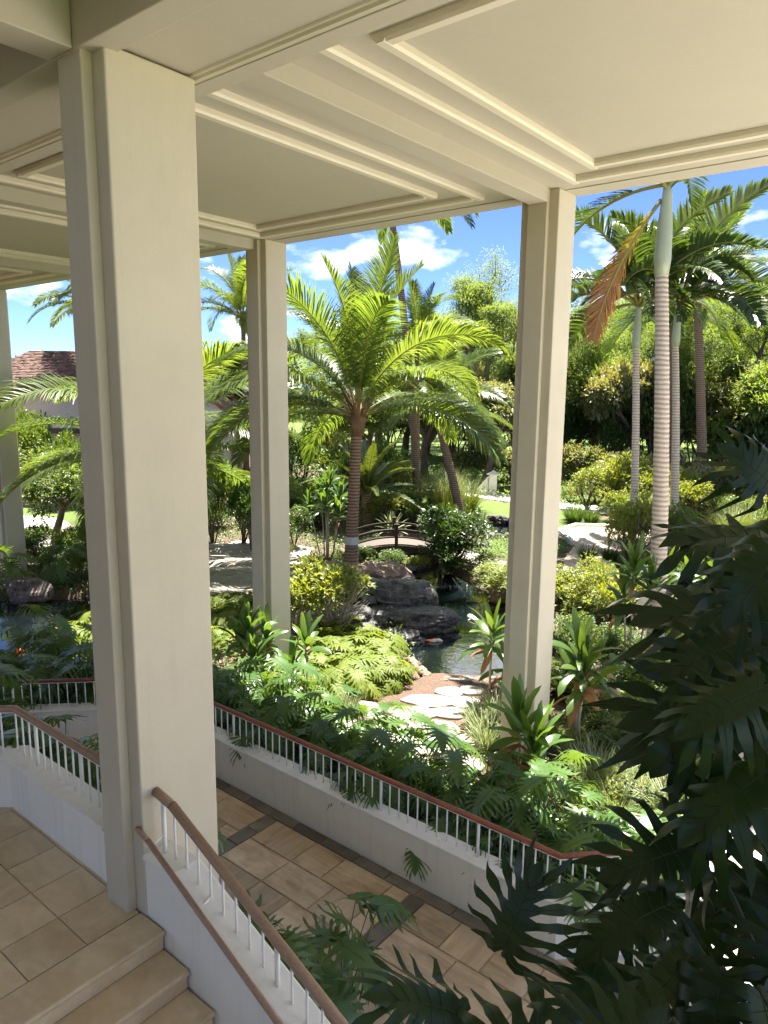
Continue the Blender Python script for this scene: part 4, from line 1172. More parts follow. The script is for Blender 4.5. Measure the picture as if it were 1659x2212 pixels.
# low verandah in front, dark fascia and white framed windows
def hbox(a0, a1, b0, b1, z0, z1, name, mat, parent=house):
    m = MB(); q = [hp(a0,b0,z0), hp(a1,b0,z0), hp(a1,b1,z0), hp(a0,b1,z0)]; t_ = [x + V(0,0,z1-z0) for x in q]
    m.add(q + t_, [(3,2,1,0),(4,5,6,7),(0,1,5,4),(1,2,6,5),(2,3,7,6),(3,0,4,7)]); return m.build(name, mat, parent)
hbox(.2, 6.2, -2.2, .88, 0, 2.9, 'verandah_wall', M['paint'])
hbox(-.3, 6.6, -2.75, .9, 3.25, 3.5, 'verandah_roof', M['paint']); hbox(-.3, 6.6, -2.85, -2.752, 2.95, 3.24, 'fascia', M['fascia_dark'])
for i in range(4):
    w = hbox(.5+1.4*i, 1.6+1.4*i, -2.26, -2.203, 1.3, 2.75, 'window', M['paint_white'])
    hbox(.58+1.4*i, 1.02+1.4*i, -2.268, -2.262, 1.38, 2.67, "pane", M["glass"]).parent = w; hbox(1.08+1.4*i, 1.52+1.4*i, -2.268, -2.262, 1.38, 2.67, "pane", M["glass"]).parent = w
lg = MB(); lg.prism([(-36,15.2),(-29.5,18.3),(-29.7,18.7),(-36.2,15.6)], 0, .5); tag(lg.build('garden_wall', M['rock']), 'low brown garden wall behind the left lawn', 'wall')
# ------------------------------------------------------------------ palms
big = coconut_palm('large coconut palm with a ringed brown trunk on the brown rocks by the footbridge', (-14.0,15.85,.45), 4.7, 21, (.15,.1), 24, 1.22, .19, .15, bend=1.2, front=-.85)
m = MB(); m.tube([(.012,.008,.78),(.018,.012,1.02)], [.222,.214], 18, cap=False)
m.build('metal_collar', mat_plain('grey_metal_band', (.42,.46,.44), .4, .3), big, world=False)
coconut_palm('coconut palm with drooping fronds hidden behind the big foreground column', (-20.0,13.2,-.05), 3.5, 22, (-.2,.2), 21, 1.30, .17, .14, skip=5)
coconut_palm('tall coconut palm seen between the big column and the middle column', (-35.9,30.5,0), 10.1, 23, (-.4,.3), 20, 1.15, .19, .13)
coconut_palm('coconut palm rising above the left end of the shingle roof', (-45.6,26.2,0), 10.6, 24, (.3,-.2), 20, 1.15, .18, .13)
coconut_palm('yellowish coconut palm above the shingle roof beside the big column', (-41.6,26.0,0), 10.6, 25, (-.2,.2), 19, 1.15, .18, .13)
coconut_palm('very tall coconut palm whose bare leaning trunk crosses the sky behind the central palm', (-20.9,28.6,0), 15.2, 26, (-2.4,.4), 23, 1.2, .20, .15, bend=1.5)
coconut_palm('small coconut palm with yellow fronds behind the leaning trunk', (-23.0,31.4,0), 8.3, 27, (-.3,.2), 17, .85, .16, .12)
coconut_palm('leaning coconut palm with a grey trunk beside the far lawn', (-17.5,27.4,0), 5.0, 28, (-1.5,-.2), 17, 1.0, .21, .15, bend=1.1)
coconut_palm('low coconut palm left of the tall trunk behind the middle column', (-27.2,31.5,0), 6.6, 30, (.3,-.4), 17, 1.0, .17, .12)
coconut_palm('slim coconut palm in front of the tree line behind the ringed palm trunk', (-14.3,45.9,0), 10.3, 31, (-1.0,1.2), 17, 1.1, .2, .15)
coconut_palm('coconut palm with a curved grey trunk at the right before the trimmed hedge', (-10.5,39.7,0), 11.2, 32, (-1.5,1.2), 22, 1.2, .27, .19, bend=1.2)

# foxtail-like palms with pale crownshafts
MR, MY, MD = [M['royal'], M['rachis']], [M['royal_yellow'], M['rachis']], [M['royal_dead'], M['bark_palm']]
ROY = {}
for key, e0, e1, dr, q in (('up',76,20,.5,1),('mid',56,-18,.6,2),('mid2',40,-40,.75,3),('low',18,-52,.9,4),('low2',2,-58,.95,5)):
    ROY[key] = [frond_mesh('frond', 70+q*3+k, 3.0, e0, e1, 66, .66, .055, MR, dr, twist=(.7 if k else -.6), lift=.45, rad=.04, base=.2, ang=(62,36), prof=.35) for k in (0,1)]
def foxtail(label, loc, h, shaft, seed, r0=.16, r1=.13, n=11, scale=1.0, group=None, extra=(), lean=(0,0), strap=False):
    tr = palm_trunk(seed, h, r0, r1, M['bark_fox'], lean, flare=1.25, ring=.004, step=.05)
    mb = MB(); mb.tube([V(lean[0],lean[1],h-.05), V(lean[0],lean[1],h+.15*shaft), V(lean[0],lean[1],h+.45*shaft), V(lean[0],lean[1],h+.8*shaft), V(lean[0],lean[1],h+shaft)], [r1*1.08, r1*1.32, r1*1.2, r1*.8, r1*.55], 12)
    parts = [('trunk', tr, None, None, None), ('crownshaft', mesh_of(mb, 'crownshaft', M['shaft']), None, None, None)]
    r = random.Random(seed); order = ['up','up','mid','mid','mid2','mid2','mid2','low','low','low2','low']
    for i in range(n):
        a = i*2.39996 + r.uniform(-.2,.2); key = order[i % len(order)]
        parts.append(('frond', r.choice(ROY[key]), (lean[0]+.07*cos(a), lean[1]+.07*sin(a), h+shaft*(1-.12*i/n)), (0, 0, a), scale*r.uniform(.9,1.08)))
    parts += list(extra)
    return plant('ringed_palm', parts, label, 'palm tree', loc, 0, 1, group)
dead = frond_mesh('frond', 91, 3.1, -56, -80, 84, .78, .036, [M['royal_dead'], M['rachis'], M['royal_yellow']], .55, twist=1.1, lift=.1, rad=.045, base=.08, ang=(60,34), broken=.02, prof=.5)
for q in dead.polygons:
    if q.material_index == 0 and q.center.length + .25*sin(q.index*.7) < 1.35: q.material_index = 2
yel = frond_mesh('frond', 92, 2.6, -10, -66, 60, .60, .055, MY, .8, twist=.4, lift=.3, rad=.04, base=.15, ang=(60,34))
fx = foxtail('tall ringed palm with pale crownshaft and a hanging brown dying frond', (-4.75,15.3,0), 8.3, 1.95, 41, .185, .135, 16, 1.3, lean=(-.75,.9))
o = link('frond', dead, fx, (-.85,.84,9.8), (0,0,radians(203))); o['label'] = 'brown dying frond hanging beside the trunk'
foxtail('slender ringed palm standing left of the tall ringed palm', (-9.35,26.5,0), 7.4, 1.7, 42, .15, .12, 20, 1.48, lean=(-.7,.9))
foxtail('slender ringed palm standing right of the tall ringed palm with a support stake', (-8.2,27.5,0), 7.5, 1.6, 43, .16, .12, 20, 1.48, lean=(-.75,.95))
m = MB(); m.tube([(-8.12,27.3,0),(-8.4,27.75,3.1)], .05, 8)
tag(m.build('support_stake', M['bark_grey'], loc=(-8.12,27.3,0)), 'dark wooden stake tied to the slender ringed palm on the right', 'stake')

# ------------------------------------------------------------------ fern palm, ti plants, alocasia
SG = [frond_mesh('frond', 100+i, 2.5, e0, e1, 90, .30, .030, [M['sago'], M['rachis']], .35, lift=.35, rad=.022, base=.1, ang=(78,50), prof=.3, broken=.02) for i, (e0,e1) in enumerate(((72,30),(60,10),(48,-5),(34,-22),(18,-34)))]
def sago(label, loc, seed, n=24, scale=1.0, th=1.0):
    r = random.Random(seed); mb = MB(); mb.tube([V(0,0,-.1),V(0,0,th*.5),V(0,0,th)], [.24,.22,.2], 10)
    parts = [('trunk', mesh_of(mb, 'trunk', M['bark_palm']), None, None, None)]
    for i in range(n):
        parts.append(('frond', SG[min(4, int(i*5/n))], (0,0,th-.1), (0,r.uniform(-.1,.1),i*2.39996+r.uniform(-.2,.2)), scale*r.uniform(.88,1.1)))
    return plant('fern_palm', parts, label, 'palm', loc)
sago('broad dark green fern palm spreading behind the central palm trunk', (-19.1,22.6,0), 1, 26, 1.12, 1.5)
TI = [strap_leaf('leaf', 200+i, .62, .125, e0, e1, M['ti']) for i, (e0,e1) in enumerate(((84,62),(74,30),(66,8),(52,-18),(38,-38),(20,-58),(4,-66),(78,44)))]
TIB = [strap_leaf('leaf', 220+i, .60, .12, e0, e1, M['ti_brown']) for i, (e0,e1) in enumerate(((10,-75),(-10,-80),(30,-60)))]
TID = [strap_leaf('leaf', 240+i, .62, .13, e0, e1, M['philo']) for i, (e0,e1) in enumerate(((84,60),(74,26),(62,0),(48,-22),(34,-40),(16,-60)))]
def ti_plant(label, loc, seed, canes, scale=1.0, leaves=17, brown=3, dark=False, group=None, rot=0):
    """canes: (dx, dy, height) of each cane"""
    r = random.Random(seed); parts = []; T = TID if dark else TI
    for cx_, cy_, h in canes:
        mb = MB(); q = (cx_*.4, cy_*.4)
        mb.tube([V(q[0],q[1],-.06), V((q[0]+cx_)/2+r.uniform(-.03,.03), (q[1]+cy_)/2, h*.5), V(cx_,cy_,h)], [.022,.018,.015], 6)
        parts.append(('cane', mesh_of(mb, 'cane', M['bark_pale']), None, None, None))
        for i in range(leaves):
            k = min(len(T)-1, int(i*len(T)/leaves)); me = T[k] if k < 7 or dark else TI[r.randrange(5)]
            z = h + .12 - .30*i/leaves
            parts.append(('leaf', me, (cx_,cy_,max(z,.05)), (r.uniform(-.25,.25), r.uniform(-.12,.12), i*2.39996+r.uniform(-.3,.3)), r.uniform(.8,1.12)))
        for i in range(brown):
            parts.append(('leaf', r.choice(TIB), (cx_,cy_,max(h-.22,.05)), (r.uniform(-.4,.4),0,r.uniform(0,6.3)), r.uniform(.7,1.0)))
    return plant('ti_plant', parts, label, 'plant', loc, rot, scale, group)
ti_plant('dark ti plant with drooping leaves in the planter left of the middle column base', (-9.95,8.4,.0), 1, [(0,0,1.35),(-.35,.1,1.0),(.3,-.1,.85),(.1,.35,1.1)], 1.0, 18, 3, dark=True)
ti_plant('small ti plant with one orange tipped leaf in front of the middle column', (-8.95,8.9,.0), 2, [(0,0,1.25),(-.22,-.15,.75)], .95, 12, 2, dark=True)
ti_plant('bright ti plant with orange leaf tips against the left side of the right hand column', (-6.38,11.15,0), 3, [(0,0,1.15),(.15,.25,.7)], 1.15, 16, 3)
ti_plant('ti plant with glossy leaves and curled brown leaves right of the column base', (-4.42,10.55,0), 4, [(0,0,1.35),(.12,-.1,1.15)], 1.18, 18, 5)
ti_plant('ti plant with tall stems and reddish old leaves left of the tall ringed palm', (-4.95,14.3,0), 5, [(0,0,1.9),(.25,.2,1.6),(-.2,.1,1.35)], 1.15, 18, 4)
ti_plant('dark ti plant in front of the right hand column base behind the philodendrons', (-4.45,8.65,0), 6, [(0,0,1.0),(.25,-.1,.75)], 1.15, 17, 4, dark=True)
ti_plant('ti plants with broad leaves behind the tall ringed palm trunk', (-5.9,19.3,0), 7, [(0,0,.9),(.5,.3,.8),(-.4,.3,.7)], 1.15, 16, 3)
ti_plant('pale ti plant in the bed at the right behind the dark foreground leaves', (-4.7,20.0,0), 8, [(0,0,.9),(.4,.3,.8),(-.3,.3,.6)], 1.2, 16, 3)
ti_plant('clump of tall dark ti canes right of the middle column before the footbridge', (-16.9,17.9,0), 9, [(0,0,2.2),(.4,.2,2.0),(-.4,.1,2.1),(.2,-.3,1.7),(-.2,.35,2.4),(.6,-.1,1.5),(-.6,-.2,1.6),(.1,.5,1.9)], 1.05, 18, 1, dark=True)
ti_plant('young lime ti plant at the bank of the left pond', (-20.3,11.0,0), 10, [(0,0,1.2)], 1.0, 14, 1)
# spiky pale dracaena by the bridge
SP = [strap_leaf('leaf', 260+i, .9, .07, e0, e1, M['grass_var'], n=5) for i, (e0,e1) in enumerate(((86,70),(70,40),(52,16),(34,-6),(16,-26)))]
plant('spiky_plant', [('leaf', SP[min(4,i//8)], (0,0,.25), (0,0,i*2.4), 1.0) for i in range(38)], 'pale striped spiky plant behind the footbridge rails', 'plant', (-17.2,21.9,0))
# alocasia: big heart shaped leaves on upright stalks
def heart_leaf(seed, L, stem, up, mat):
    mb = MB(); e = radians(up); pts = [V(0,0,0)]
    for i in range(5): pts.append(pts[-1] + V(cos(e-.12*i), 0, sin(e-.12*i))*stem/5)
    mb.tube(pts, [.018,.016,.014,.012,.010,.009], 6, 1); o = pts[-1]
    out = [(-.28,.0),(-.42,.16),(-.36,.34),(-.12,.42),(.15,.36),(.42,.22),(.72,.06),(.85,0)]
    pol = [(x*L,y*L) for x,y in out] + [(x*L,-y*L) for x,y in out[-2:0:-1]]
    vs = [o] + [o + V(x*.62, y, -x*.62 + abs(y)*.25) for x,y in pol]; n = len(pol)
    mb.add(vs, [(0, 1+i, 1+(i+1)%n) for i in range(n)], 0, True)
    return mesh_of(mb, 'leaf', [mat, M['stalk']])
AL = [heart_leaf(i, .55, st, up, M['ti']) for i, (st,up) in enumerate(((.95,84),(.8,74),(.7,62),(.55,48)))]
plant('elephant_ear', [('leaf', AL[i%4], (0,0,0), (0,0,i*2.2+.8), .9) for i in range(6)], 'elephant ear plant with big heart shaped leaves beside the ringed palm base', 'plant', (-5.05,13.6,0))

# ------------------------------------------------------------------ philodendrons
PH = []
for i, (st, up, L, wd, fc) in enumerate(((.85,76,.44,.33,4),(.75,66,.48,.35,14),(.62,54,.44,.32,22),(.95,84,.42,.31,-4),(.50,42,.42,.31,26),(.72,70,.46,.34,34),(1.02,80,.46,.34,12))):
    PH.append(lobed_leaf('leaf', 300+i, L, wd, 9, [M['philo'], M['stalk']], st, up, .006, .24, .05, 1.0, fc, fat=.34, detail=6))
PHT = []
for i, (st, up, L, wd, fc) in enumerate(((1.25,84,.46,.34,8),(1.05,74,.48,.36,18),(.85,64,.44,.33,26),(1.4,80,.44,.33,2),(.6,60,.42,.31,20))):
    PHT.append(lobed_leaf('leaf', 320+i, L, wd, 8, [M['philo'], M['stalk']], st, up, .007, .26, .05, 1.0, fc, fat=.40, detail=6))
XA = []
for i, (st, up, L, wd, fc) in enumerate(((.36,78,.24,.15,8),(.32,62,.25,.16,18),(.26,46,.24,.15,26),(.36,86,.22,.14,2))):
    XA.append(lobed_leaf('leaf', 330+i, L, wd, 6, [M['xanadu'], M['stalk']], st, up, .005, .28, .05, .9, fc, detail=4, fat=.36))
XA = [(a) for a in XA]
def leafy(name, protos, label, cat, loc, seed, n, scale, group=None, r0=.08, tilt=.2):
    r = random.Random(seed); parts = []
    for i in range(n):
        a = i*2.39996 + r.uniform(-.4,.4)
        parts.append(('leaf', protos[i % len(protos)], (r0*cos(a)*r.random(), r0*sin(a)*r.random(), 0), (r.uniform(-tilt,tilt), r.uniform(-tilt,tilt), a), r.uniform(.72,1.12)))
    return plant(name, parts, label, cat, loc, r.uniform(0,6), scale, group)
pr = random.Random(77); k = 0
for row, y in enumerate((6.72, 7.2, 7.68)):
    x = -2.85 - row*.22; q = 0
    while x > -9.9:
        k += 1; rw = ('front','middle','back')[row]
        leafy('philodendron', PH, '%s split leaf philodendron from the right in the %s row behind the long red railing' % (ORD[q], rw), 'plant',
              (x + pr.uniform(-.12,.12), y + pr.uniform(-.10,.10), .30), k, (11, 13, 14)[row], (.74, .92, 1.0)[row]*pr.uniform(.88,1.08), 'philodendrons in the planter along the walkway', tilt=.2)
        x -= (.56, .60, .64)[row]; q += 1
for x, y in ((-2.3,7.15),(-2.45,7.9)):
    k += 1; leafy('philodendron', PH, '%s split leaf philodendron at the right end of the red railing' % ('near' if y < 7.5 else 'rear'), 'plant', (x,y,.30), k, 12, .95, 'philodendrons at the right end of the planter')
for i, (x, y) in enumerate(((-10.6,6.3),(-11.1,5.75),(-11.7,5.2),(-12.4,4.6),(-10.9,7.0),(-11.6,6.4),(-12.3,5.8),(-13.0,5.2))):
    k += 1; leafy('philodendron', PH, '%s split leaf philodendron from the right in the %s row behind the left red railing' % (ORD[i % 4], 'front' if i < 4 else 'rear'), 'plant', (x,y,.30), k, 14, pr.uniform(.95,1.15), 'philodendrons behind the left red railing', tilt=.22)
for i, (x, y, s_) in enumerate(((-5.5,3.35,.9),(-6.1,3.5,1.0),(-6.7,3.3,1.05),(-7.3,3.5,1.05),(-7.9,3.35,1.05),(-8.6,3.45,1.1),(-9.3,3.4,1.1))):
    k += 1; leafy('philodendron', PHT, '%s split leaf philodendron from the big column behind the landing railing' % ORD[i], 'plant', (x,y,.93), k, 15, s_*.95, 'philodendrons below the landing railing', tilt=.22)
for i, (x, y, s_) in enumerate(((-4.3,3.9,.92),(-3.98,3.72,.95),(-3.62,3.9,.95))):
    k += 1; leafy('philodendron', PHT, '%s long stalked philodendron from the column in the bed below the stair railing' % ORD[i], 'plant', (x,y,.18), k, 13, s_, 'philodendrons beside the stairs', tilt=.18)
for x, y, s_, lb in ((-20.6,10.35,1.2,'glossy philodendron on the bank beside the pond boulder'),(-20.9,8.8,1.2,'dark philodendron in front of the far left column'),
                (-14.6,6.6,1.15,'philodendron at the near bank of the left pond by the railing'),(-13.6,6.9,1.15,'philodendron between the left pond and the angled railing'),(-15.3,5.3,1.15,'philodendron at the left edge before the left pond'),(-14.4,4.9,1.15,'philodendron behind the left end of the angled railing'),(-12.9,7.6,1.1,'philodendron between the angled planter and the hidden column')):
    k += 1; leafy('philodendron', PH, lb, 'plant', (x,y,0), k, 14, s_)
# lime coloured dwarf philodendrons in the sun
LX = 'dwarf philodendrons in the sun by the pond'
for i in range(210):
    a = pr.uniform(-10.8,-7.9); b = pr.uniform(9.0,12.0)
    if b > 10.9 + (-8.3-a)*.65: continue
    if in_pond(a, b, .1) or sdist([(-5.2,8.3),(-8.6,8.3),(-8.9,9.3),(-8.2,10.4),(-8.15,11.6),(-7.4,12.6),(-6.2,11)], a, b) < .1: continue
    if abs(a+10.64) < .4 and b < 10: continue
    k += 1; leafy('dwarf_philodendron', XA, 'dwarf philodendron in the %s of the sunny bed by the pond' % ('front' if b < 9.9 else 'middle' if b < 10.8 else 'back'), 'plant', (a,b,-.01), k, 15, pr.choice((.6,.75,.9,1.05,1.35,1.6)), LX, .2)
for i in range(50):
    a, b = pr.uniform(-15.4,-12.0), pr.uniform(9.7,12.2)
    k += 1; leafy('dwarf_philodendron', XA, 'yellow green dwarf philodendron left of the middle column before the flagstones', 'plant', (a,b,-.01), k, 18, pr.uniform(.85,1.2), 'dwarf philodendrons before the flagstone terrace', .12)
for x, y in ((-15.0,7.9),(-14.4,8.4),(-15.6,8.6),(-16.0,9.3),(-15.2,9.2),(-14.2,7.5),(-14.9,7.3),(-16.6,10.2)):
    k += 1; leafy('dwarf_philodendron', XA, 'sunlit yellow green dwarf philodendron at the bank of the left pond', 'plant', (x,y,-.01), k, 24, pr.uniform(1.5,1.9), 'dwarf philodendrons at the left pond', .12)

# ------------------------------------------------------------------ shrubs (crowns of separate leaves)
SH = {
 'lime':  [shrub_meshes(401+i, .8, 1.0, 2600, .105, .045, M['shrub_lime'], M['bark_tree'], rosette=3) for i in (0,1)],
 'green': [shrub_meshes(411+i, .8, 1.0, 2400, .10, .045, M['shrub'], M['bark_tree'], rosette=2) for i in (0,1)],
 'dark':  [shrub_meshes(421+i, .8, 1.0, 2600, .11, .05, M['shrub_dark'], M['bark_tree'], rosette=2, shell=.6) for i in (0,1)],
 'pale':  [shrub_meshes(431+i, .8, 1.0, 1700, .14, .11, M['shrub_pale'], M['bark_tree'], updir=.2) for i in (0,1)],
}
def shrub(kind, loc, sx, sz, label, seed=0, group=None, cat='shrub', name='shrub'):
    f, s_ = SH[kind][seed % 2]
    t = plant(name, [('foliage', f, None, None, None), ('stem', s_, None, None, None)], label, cat, loc, seed*1.9, 1.0, group)
    t.scale = (sx/.8, sx/.8, sz)
    return t
shrub('dark', (-12.9,19.5,0), 1.35, 1.75, 'dense dark green shrub at the right end of the footbridge', 0)
shrub('dark', (-12.6,19.1,0), 1.0, .85, 'low dark skirt of leaves under the shrub beside the footbridge', 1)
shrub('dark', (-14.0,20.6,0), .8, 1.5, 'dark shrub overhanging the footbridge rails', 1)
for i, (x,y,a,b) in enumerate(((-9.5,17.6,1.0,.95),(-8.6,17.2,.95,.95),(-10.3,18.3,.85,.6),(-8.2,18.1,.95,.9),(-9.3,18.7,.9,.6),(-11.0,19.3,.7,.45))):
    shrub('lime', (x,y,-.05), a, b, 'low yellow green shrub on the right bank of the pond', i, 'shrubs on the right bank of the pond')
for i, (x,y,a,b) in enumerate(((-7.0,17.3,.8,1.25),(-6.3,16.7,.75,1.1),(-7.3,18.6,.8,1.1),(-6.4,17.9,.7,1.0))):
    shrub('lime', (x,y,0), a, b, 'bright leafy shrub right of the column before the curving path', i, 'shrubs beside the right hand column')
for i, (x,y,a,b) in enumerate(((-8.2,23.4,1.15,2.1),(-7.2,24.6,1.1,1.8),(-8.9,24.9,.9,1.5),(-6.4,23.3,.9,1.3))):
    shrub('green' if i % 2 else 'lime', (x,y,0), a, b, 'airy green shrub in the bed inside the curving path', i, 'shrubs inside the curving path')
for i, (x,y,a,b) in enumerate(((-14.2,33.6,1.2,1.9),(-12.9,34.6,1.3,2.2),(-11.6,33.9,1.2,1.9),(-10.6,35.6,1.2,2.0),(-13.7,36.6,1.3,2.2),(-9.4,33.4,1.1,1.7),(-11.9,31.6,.9,1.2),(-10.2,31.4,.9,1.3))):
    shrub('lime', (x,y,0), a, b, 'yellow green shrub in the bed beyond the curving path', i, 'shrubs beyond the curving path')
for i in range(16):
    x, y = -24.5 + i*1.05, 38.3 + 3.2*sin(i*.35) + i*.22
    shrub('pale', (x,y,0), 1.0 + .3*(i%3==0), 1.7 + .4*(i%2), '%s pale variegated shrub from the left in the border below the tree line' % ORD[i], i, 'pale border shrubs below the trees')
for i in range(22):
    x = -44 + i*2.15; y = 49 - abs(i-9)*.25 + (i%3)
    shrub('dark', (x,y,0), 2.2, 3.5 + .8*(i%3), '%s tall dark hedge plant from the left in the shade of the tree line' % ORD[i], i, 'dark hedge below the tree line')
for i, (x,y) in enumerate(((-12.0,50.5),(-9.6,51.0),(-7.2,50.2))):
    shrub('lime', (x,y,0), 1.9, 2.9, 'trimmed light green hedge section at the right before the trees', i, 'trimmed hedge sections')
for i, (x,y,a,b,kd) in enumerate(((-19.6,16.9,1.0,2.1,'dark'),(-20.7,17.4,.9,1.9,'dark'),(-18.9,18.2,.8,1.3,'dark'),(-21.8,16.8,.9,2.2,'green'))):
    shrub(kd, (x,y,0), a, b, 'dark shrub behind the flagstone terrace left of the middle column', i, 'dark shrubs behind the terrace')
for i, (x,y,a,b,kd) in enumerate(((-38.2,17.6,1.6,3.6,'green'),(-40.5,19.0,1.6,3.9,'green'),(-33.5,17.0,1.3,2.6,'green'),(-35.4,18.3,1.4,2.8,'green'),(-31.6,18.6,1.2,2.2,'green'),(-29.4,19.6,1.2,2.4,'dark'),(-30.5,21.5,1.5,3.0,'green'),(-27.2,21.2,1.3,2.4,'green'),(-37.5,20.5,1.3,2.4,'green'))):
    shrub(kd, (x,y,0), a, b, 'leafy shrub in front of the house behind the left lawn', i, 'shrubs in front of the house')
for i, (x,y,a,b) in enumerate(((-24.4,26.5,1.5,2.4),(-22.9,25.6,1.2,2.0),(-25.6,28.2,1.5,3.0),(-23.6,29.4,1.3,2.6),(-27.5,27.0,1.5,3.2),(-21.8,27.9,1.2,2.0),(-19.4,25.2,.9,1.2),(-26.2,24.4,1.2,2.2))):
    shrub(('green','dark','lime')[i%3], (x,y,0), a, b, 'mixed green shrub behind the central palm and fern palm', i, 'shrubs behind the central palm')
for i, (x,y,a,b) in enumerate(((-16.4,24.3,.7,.8),(-17.6,24.0,.8,1.0))):
    shrub('green', (x,y,0), a, b, 'low green shrub around the far pool', i, 'low shrubs around the far pool')
for i, (x,y,a,b,kd) in enumerate(((-4.2,12.1,.6,.55,'lime'),(-3.7,11.3,.6,.5,'lime'),(-4.9,12.6,.6,.6,'green'),(-3.2,12.2,.7,.6,'lime'),(-4.1,13.2,.7,.7,'green'),(-5.8,12.9,.5,.5,'lime'),(-3.2,13.4,.7,.7,'green'),(-6.2,13.6,.6,.7,'green'),(-6.9,13.2,.6,.75,'lime'),(-6.4,14.9,.6,.7,'green'))):
    if not in_pond(x,y,.1): shrub(kd, (x,y,0), a, b, 'low feathery yellow green plant in the bed right of the column', i, 'low plants right of the column')
for i, (x,y,a,b,kd) in enumerate(((-4.6,24.6,.8,.8,'lime'),(-5.6,25.0,.8,.8,'pale'),(-3.4,23.6,.9,.9,'green'),(-5.8,21.5,.7,.7,'green'),(-4.6,22.4,.8,.9,'lime'),(-2.6,25.4,1,1.2,'green'),(-5.2,30.2,1.2,1.5,'green'),(-3.4,31.8,1.3,1.8,'lime'),(-4.6,35.4,1.6,2.2,'green'),(-7.4,38.2,1.4,1.8,'lime'))):
    shrub(kd, (x,y,0), a, b, 'small leafy shrub in the right hand bed behind the ringed palm', i, 'shrubs in the right hand bed')
for i, (x,y,a,b,kd) in enumerate(((-14.3,18.4,.6,.5,'green'),(-13.4,18.5,.55,.45,'lime'),(-12.4,18.9,.6,.55,'green'),(-15.9,18.5,.6,.4,'dark'),(-15.6,17.5,.6,.45,'green'),(-11.7,19.9,.6,.6,'green'))):
    shrub(kd, (x,y,-.05), a, b, 'low fern like plant at the water edge below the footbridge', i, 'ferns below the footbridge')
for i, (x,y,a,b,kd) in enumerate(((-23.6,12.4,.8,.8,'green'),(-24.3,11.3,.8,.9,'dark'),(-22.6,12.0,.7,.7,'green'),(-23.4,10.4,.8,.8,'dark'),(-19.3,11.3,.6,.7,'green'),(-18.4,11.4,.6,.6,'lime'),(-25.2,9.8,.9,1.0,'dark'))):
    shrub(kd, (x,y,0), a, b, 'low shrub on the far bank of the left pond', i, 'shrubs on the bank of the left pond')
def fill(n, x0, x1, y0, y1, seed, kinds, smin, smax, label, group, extra=lambda x,y: True):
    r = random.Random(seed); c = 0
    while c < n:
        x, y = r.uniform(x0,x1), r.uniform(y0,y1); c += 1
        if in_pond(x,y,.15) or sdist(FT,x,y) < .1 or sdist(RP,x,y) < .35 or not extra(x,y): continue
        s_ = r.uniform(smin,smax)
        shrub(r.choice(kinds), (x,y,-.03), s_, s_*r.uniform(.75,1.15), label, c, group)
LAWNS = [[(-11.0,22.0),(-10.6,24.6),(-12.8,27),(-14.4,24.2),(-14.4,22)], [(-12,26.8),(-12.2,33),(-24,33.5),(-24.5,28.8),(-14,28)]]
off_lawn = lambda x, y: all(sdist(P, x, y) > .3 for P in LAWNS) and not (-14.6 < x < -10 and 19.9 < y < 22.2)
fill(60, -7.4, -2.0, 12.2, 26, 11, ('lime','green','green'), .45, .75, 'low leafy plant in the bed around the ringed palm', 'low plants around the ringed palm')
fill(40, -7.6, -2.0, 8.9, 13, 21, ('lime','green'), .32, .5, 'small leafy ground plant beside the right hand column', 'small plants beside the right hand column', lambda x,y: not (-8.9 < x < -5.25 and y < 12.7) and not (x > -3.2 and y < 9.4))
fill(46, -28, -17.5, 19.5, 33, 12, ('green','dark','lime'), .8, 1.3, 'green shrub in the planting behind the terrace and fern palm', 'shrubs behind the terrace', off_lawn)
fill(34, -16.5, -4.5, 29.5, 38, 13, ('lime','green'), .8, 1.3, 'bushy green plant in the far bed right of the lawn', 'bushy plants in the far bed', off_lawn)
fill(26, -30, -19.5, 9.5, 19.5, 14, ('green','dark'), .6, 1.0, 'green shrub in the bed behind the left pond', 'shrubs behind the left pond', lambda x,y: not (x < -25.4 and 10.8 < y < 15.6))
fill(30, -4.5, 3, 23, 40, 15, ('lime','green'), .9, 1.4, 'leafy shrub at the far right beyond the pavement', 'shrubs at the far right')
# twiggy sunlit shrub with pale bare branches left of the waterfall
f1, s1 = shrub_meshes(451, 1.0, 1.4, 2300, .17, .062, M['shrub_lime'], M['bark_pale'], lobes=8, stems=12, z0=.42, shell=.2, rosette=5, sides=5)
tw = MB(); tr_ = random.Random(9)
for i in range(90):
    a = tr_.uniform(0, 6.28); q = tr_.uniform(.2,.9); p = V(cos(a)*q*.9, sin(a)*q*.9, tr_.uniform(.45,1.15)); e_ = p + V(cos(a)*.25, sin(a)*.25, tr_.uniform(.1,.4)); b_ = p - V(cos(a)*.35, sin(a)*.35, .3)
    tw.tube([b_, p + rvec(tr_)*.05, e_], [.012,.008,.004], 4, cap=False)
for i, (x,y,s_) in enumerate(((-11.2,12.0,1.0),(-11.7,11.2,.85))):
    plant('twiggy_shrub', [('foliage', f1, None, None, None), ('stem', s1, None, None, None), ('twigs', mesh_of(tw, 'twigs', M['bark_pale']), None, None, None)],
          ('sunlit shrub with bare pale twigs left of the waterfall rocks','smaller twiggy pale shrub beside the middle column')[i], 'shrub', (x,y,-.02), i*2.0, s_)

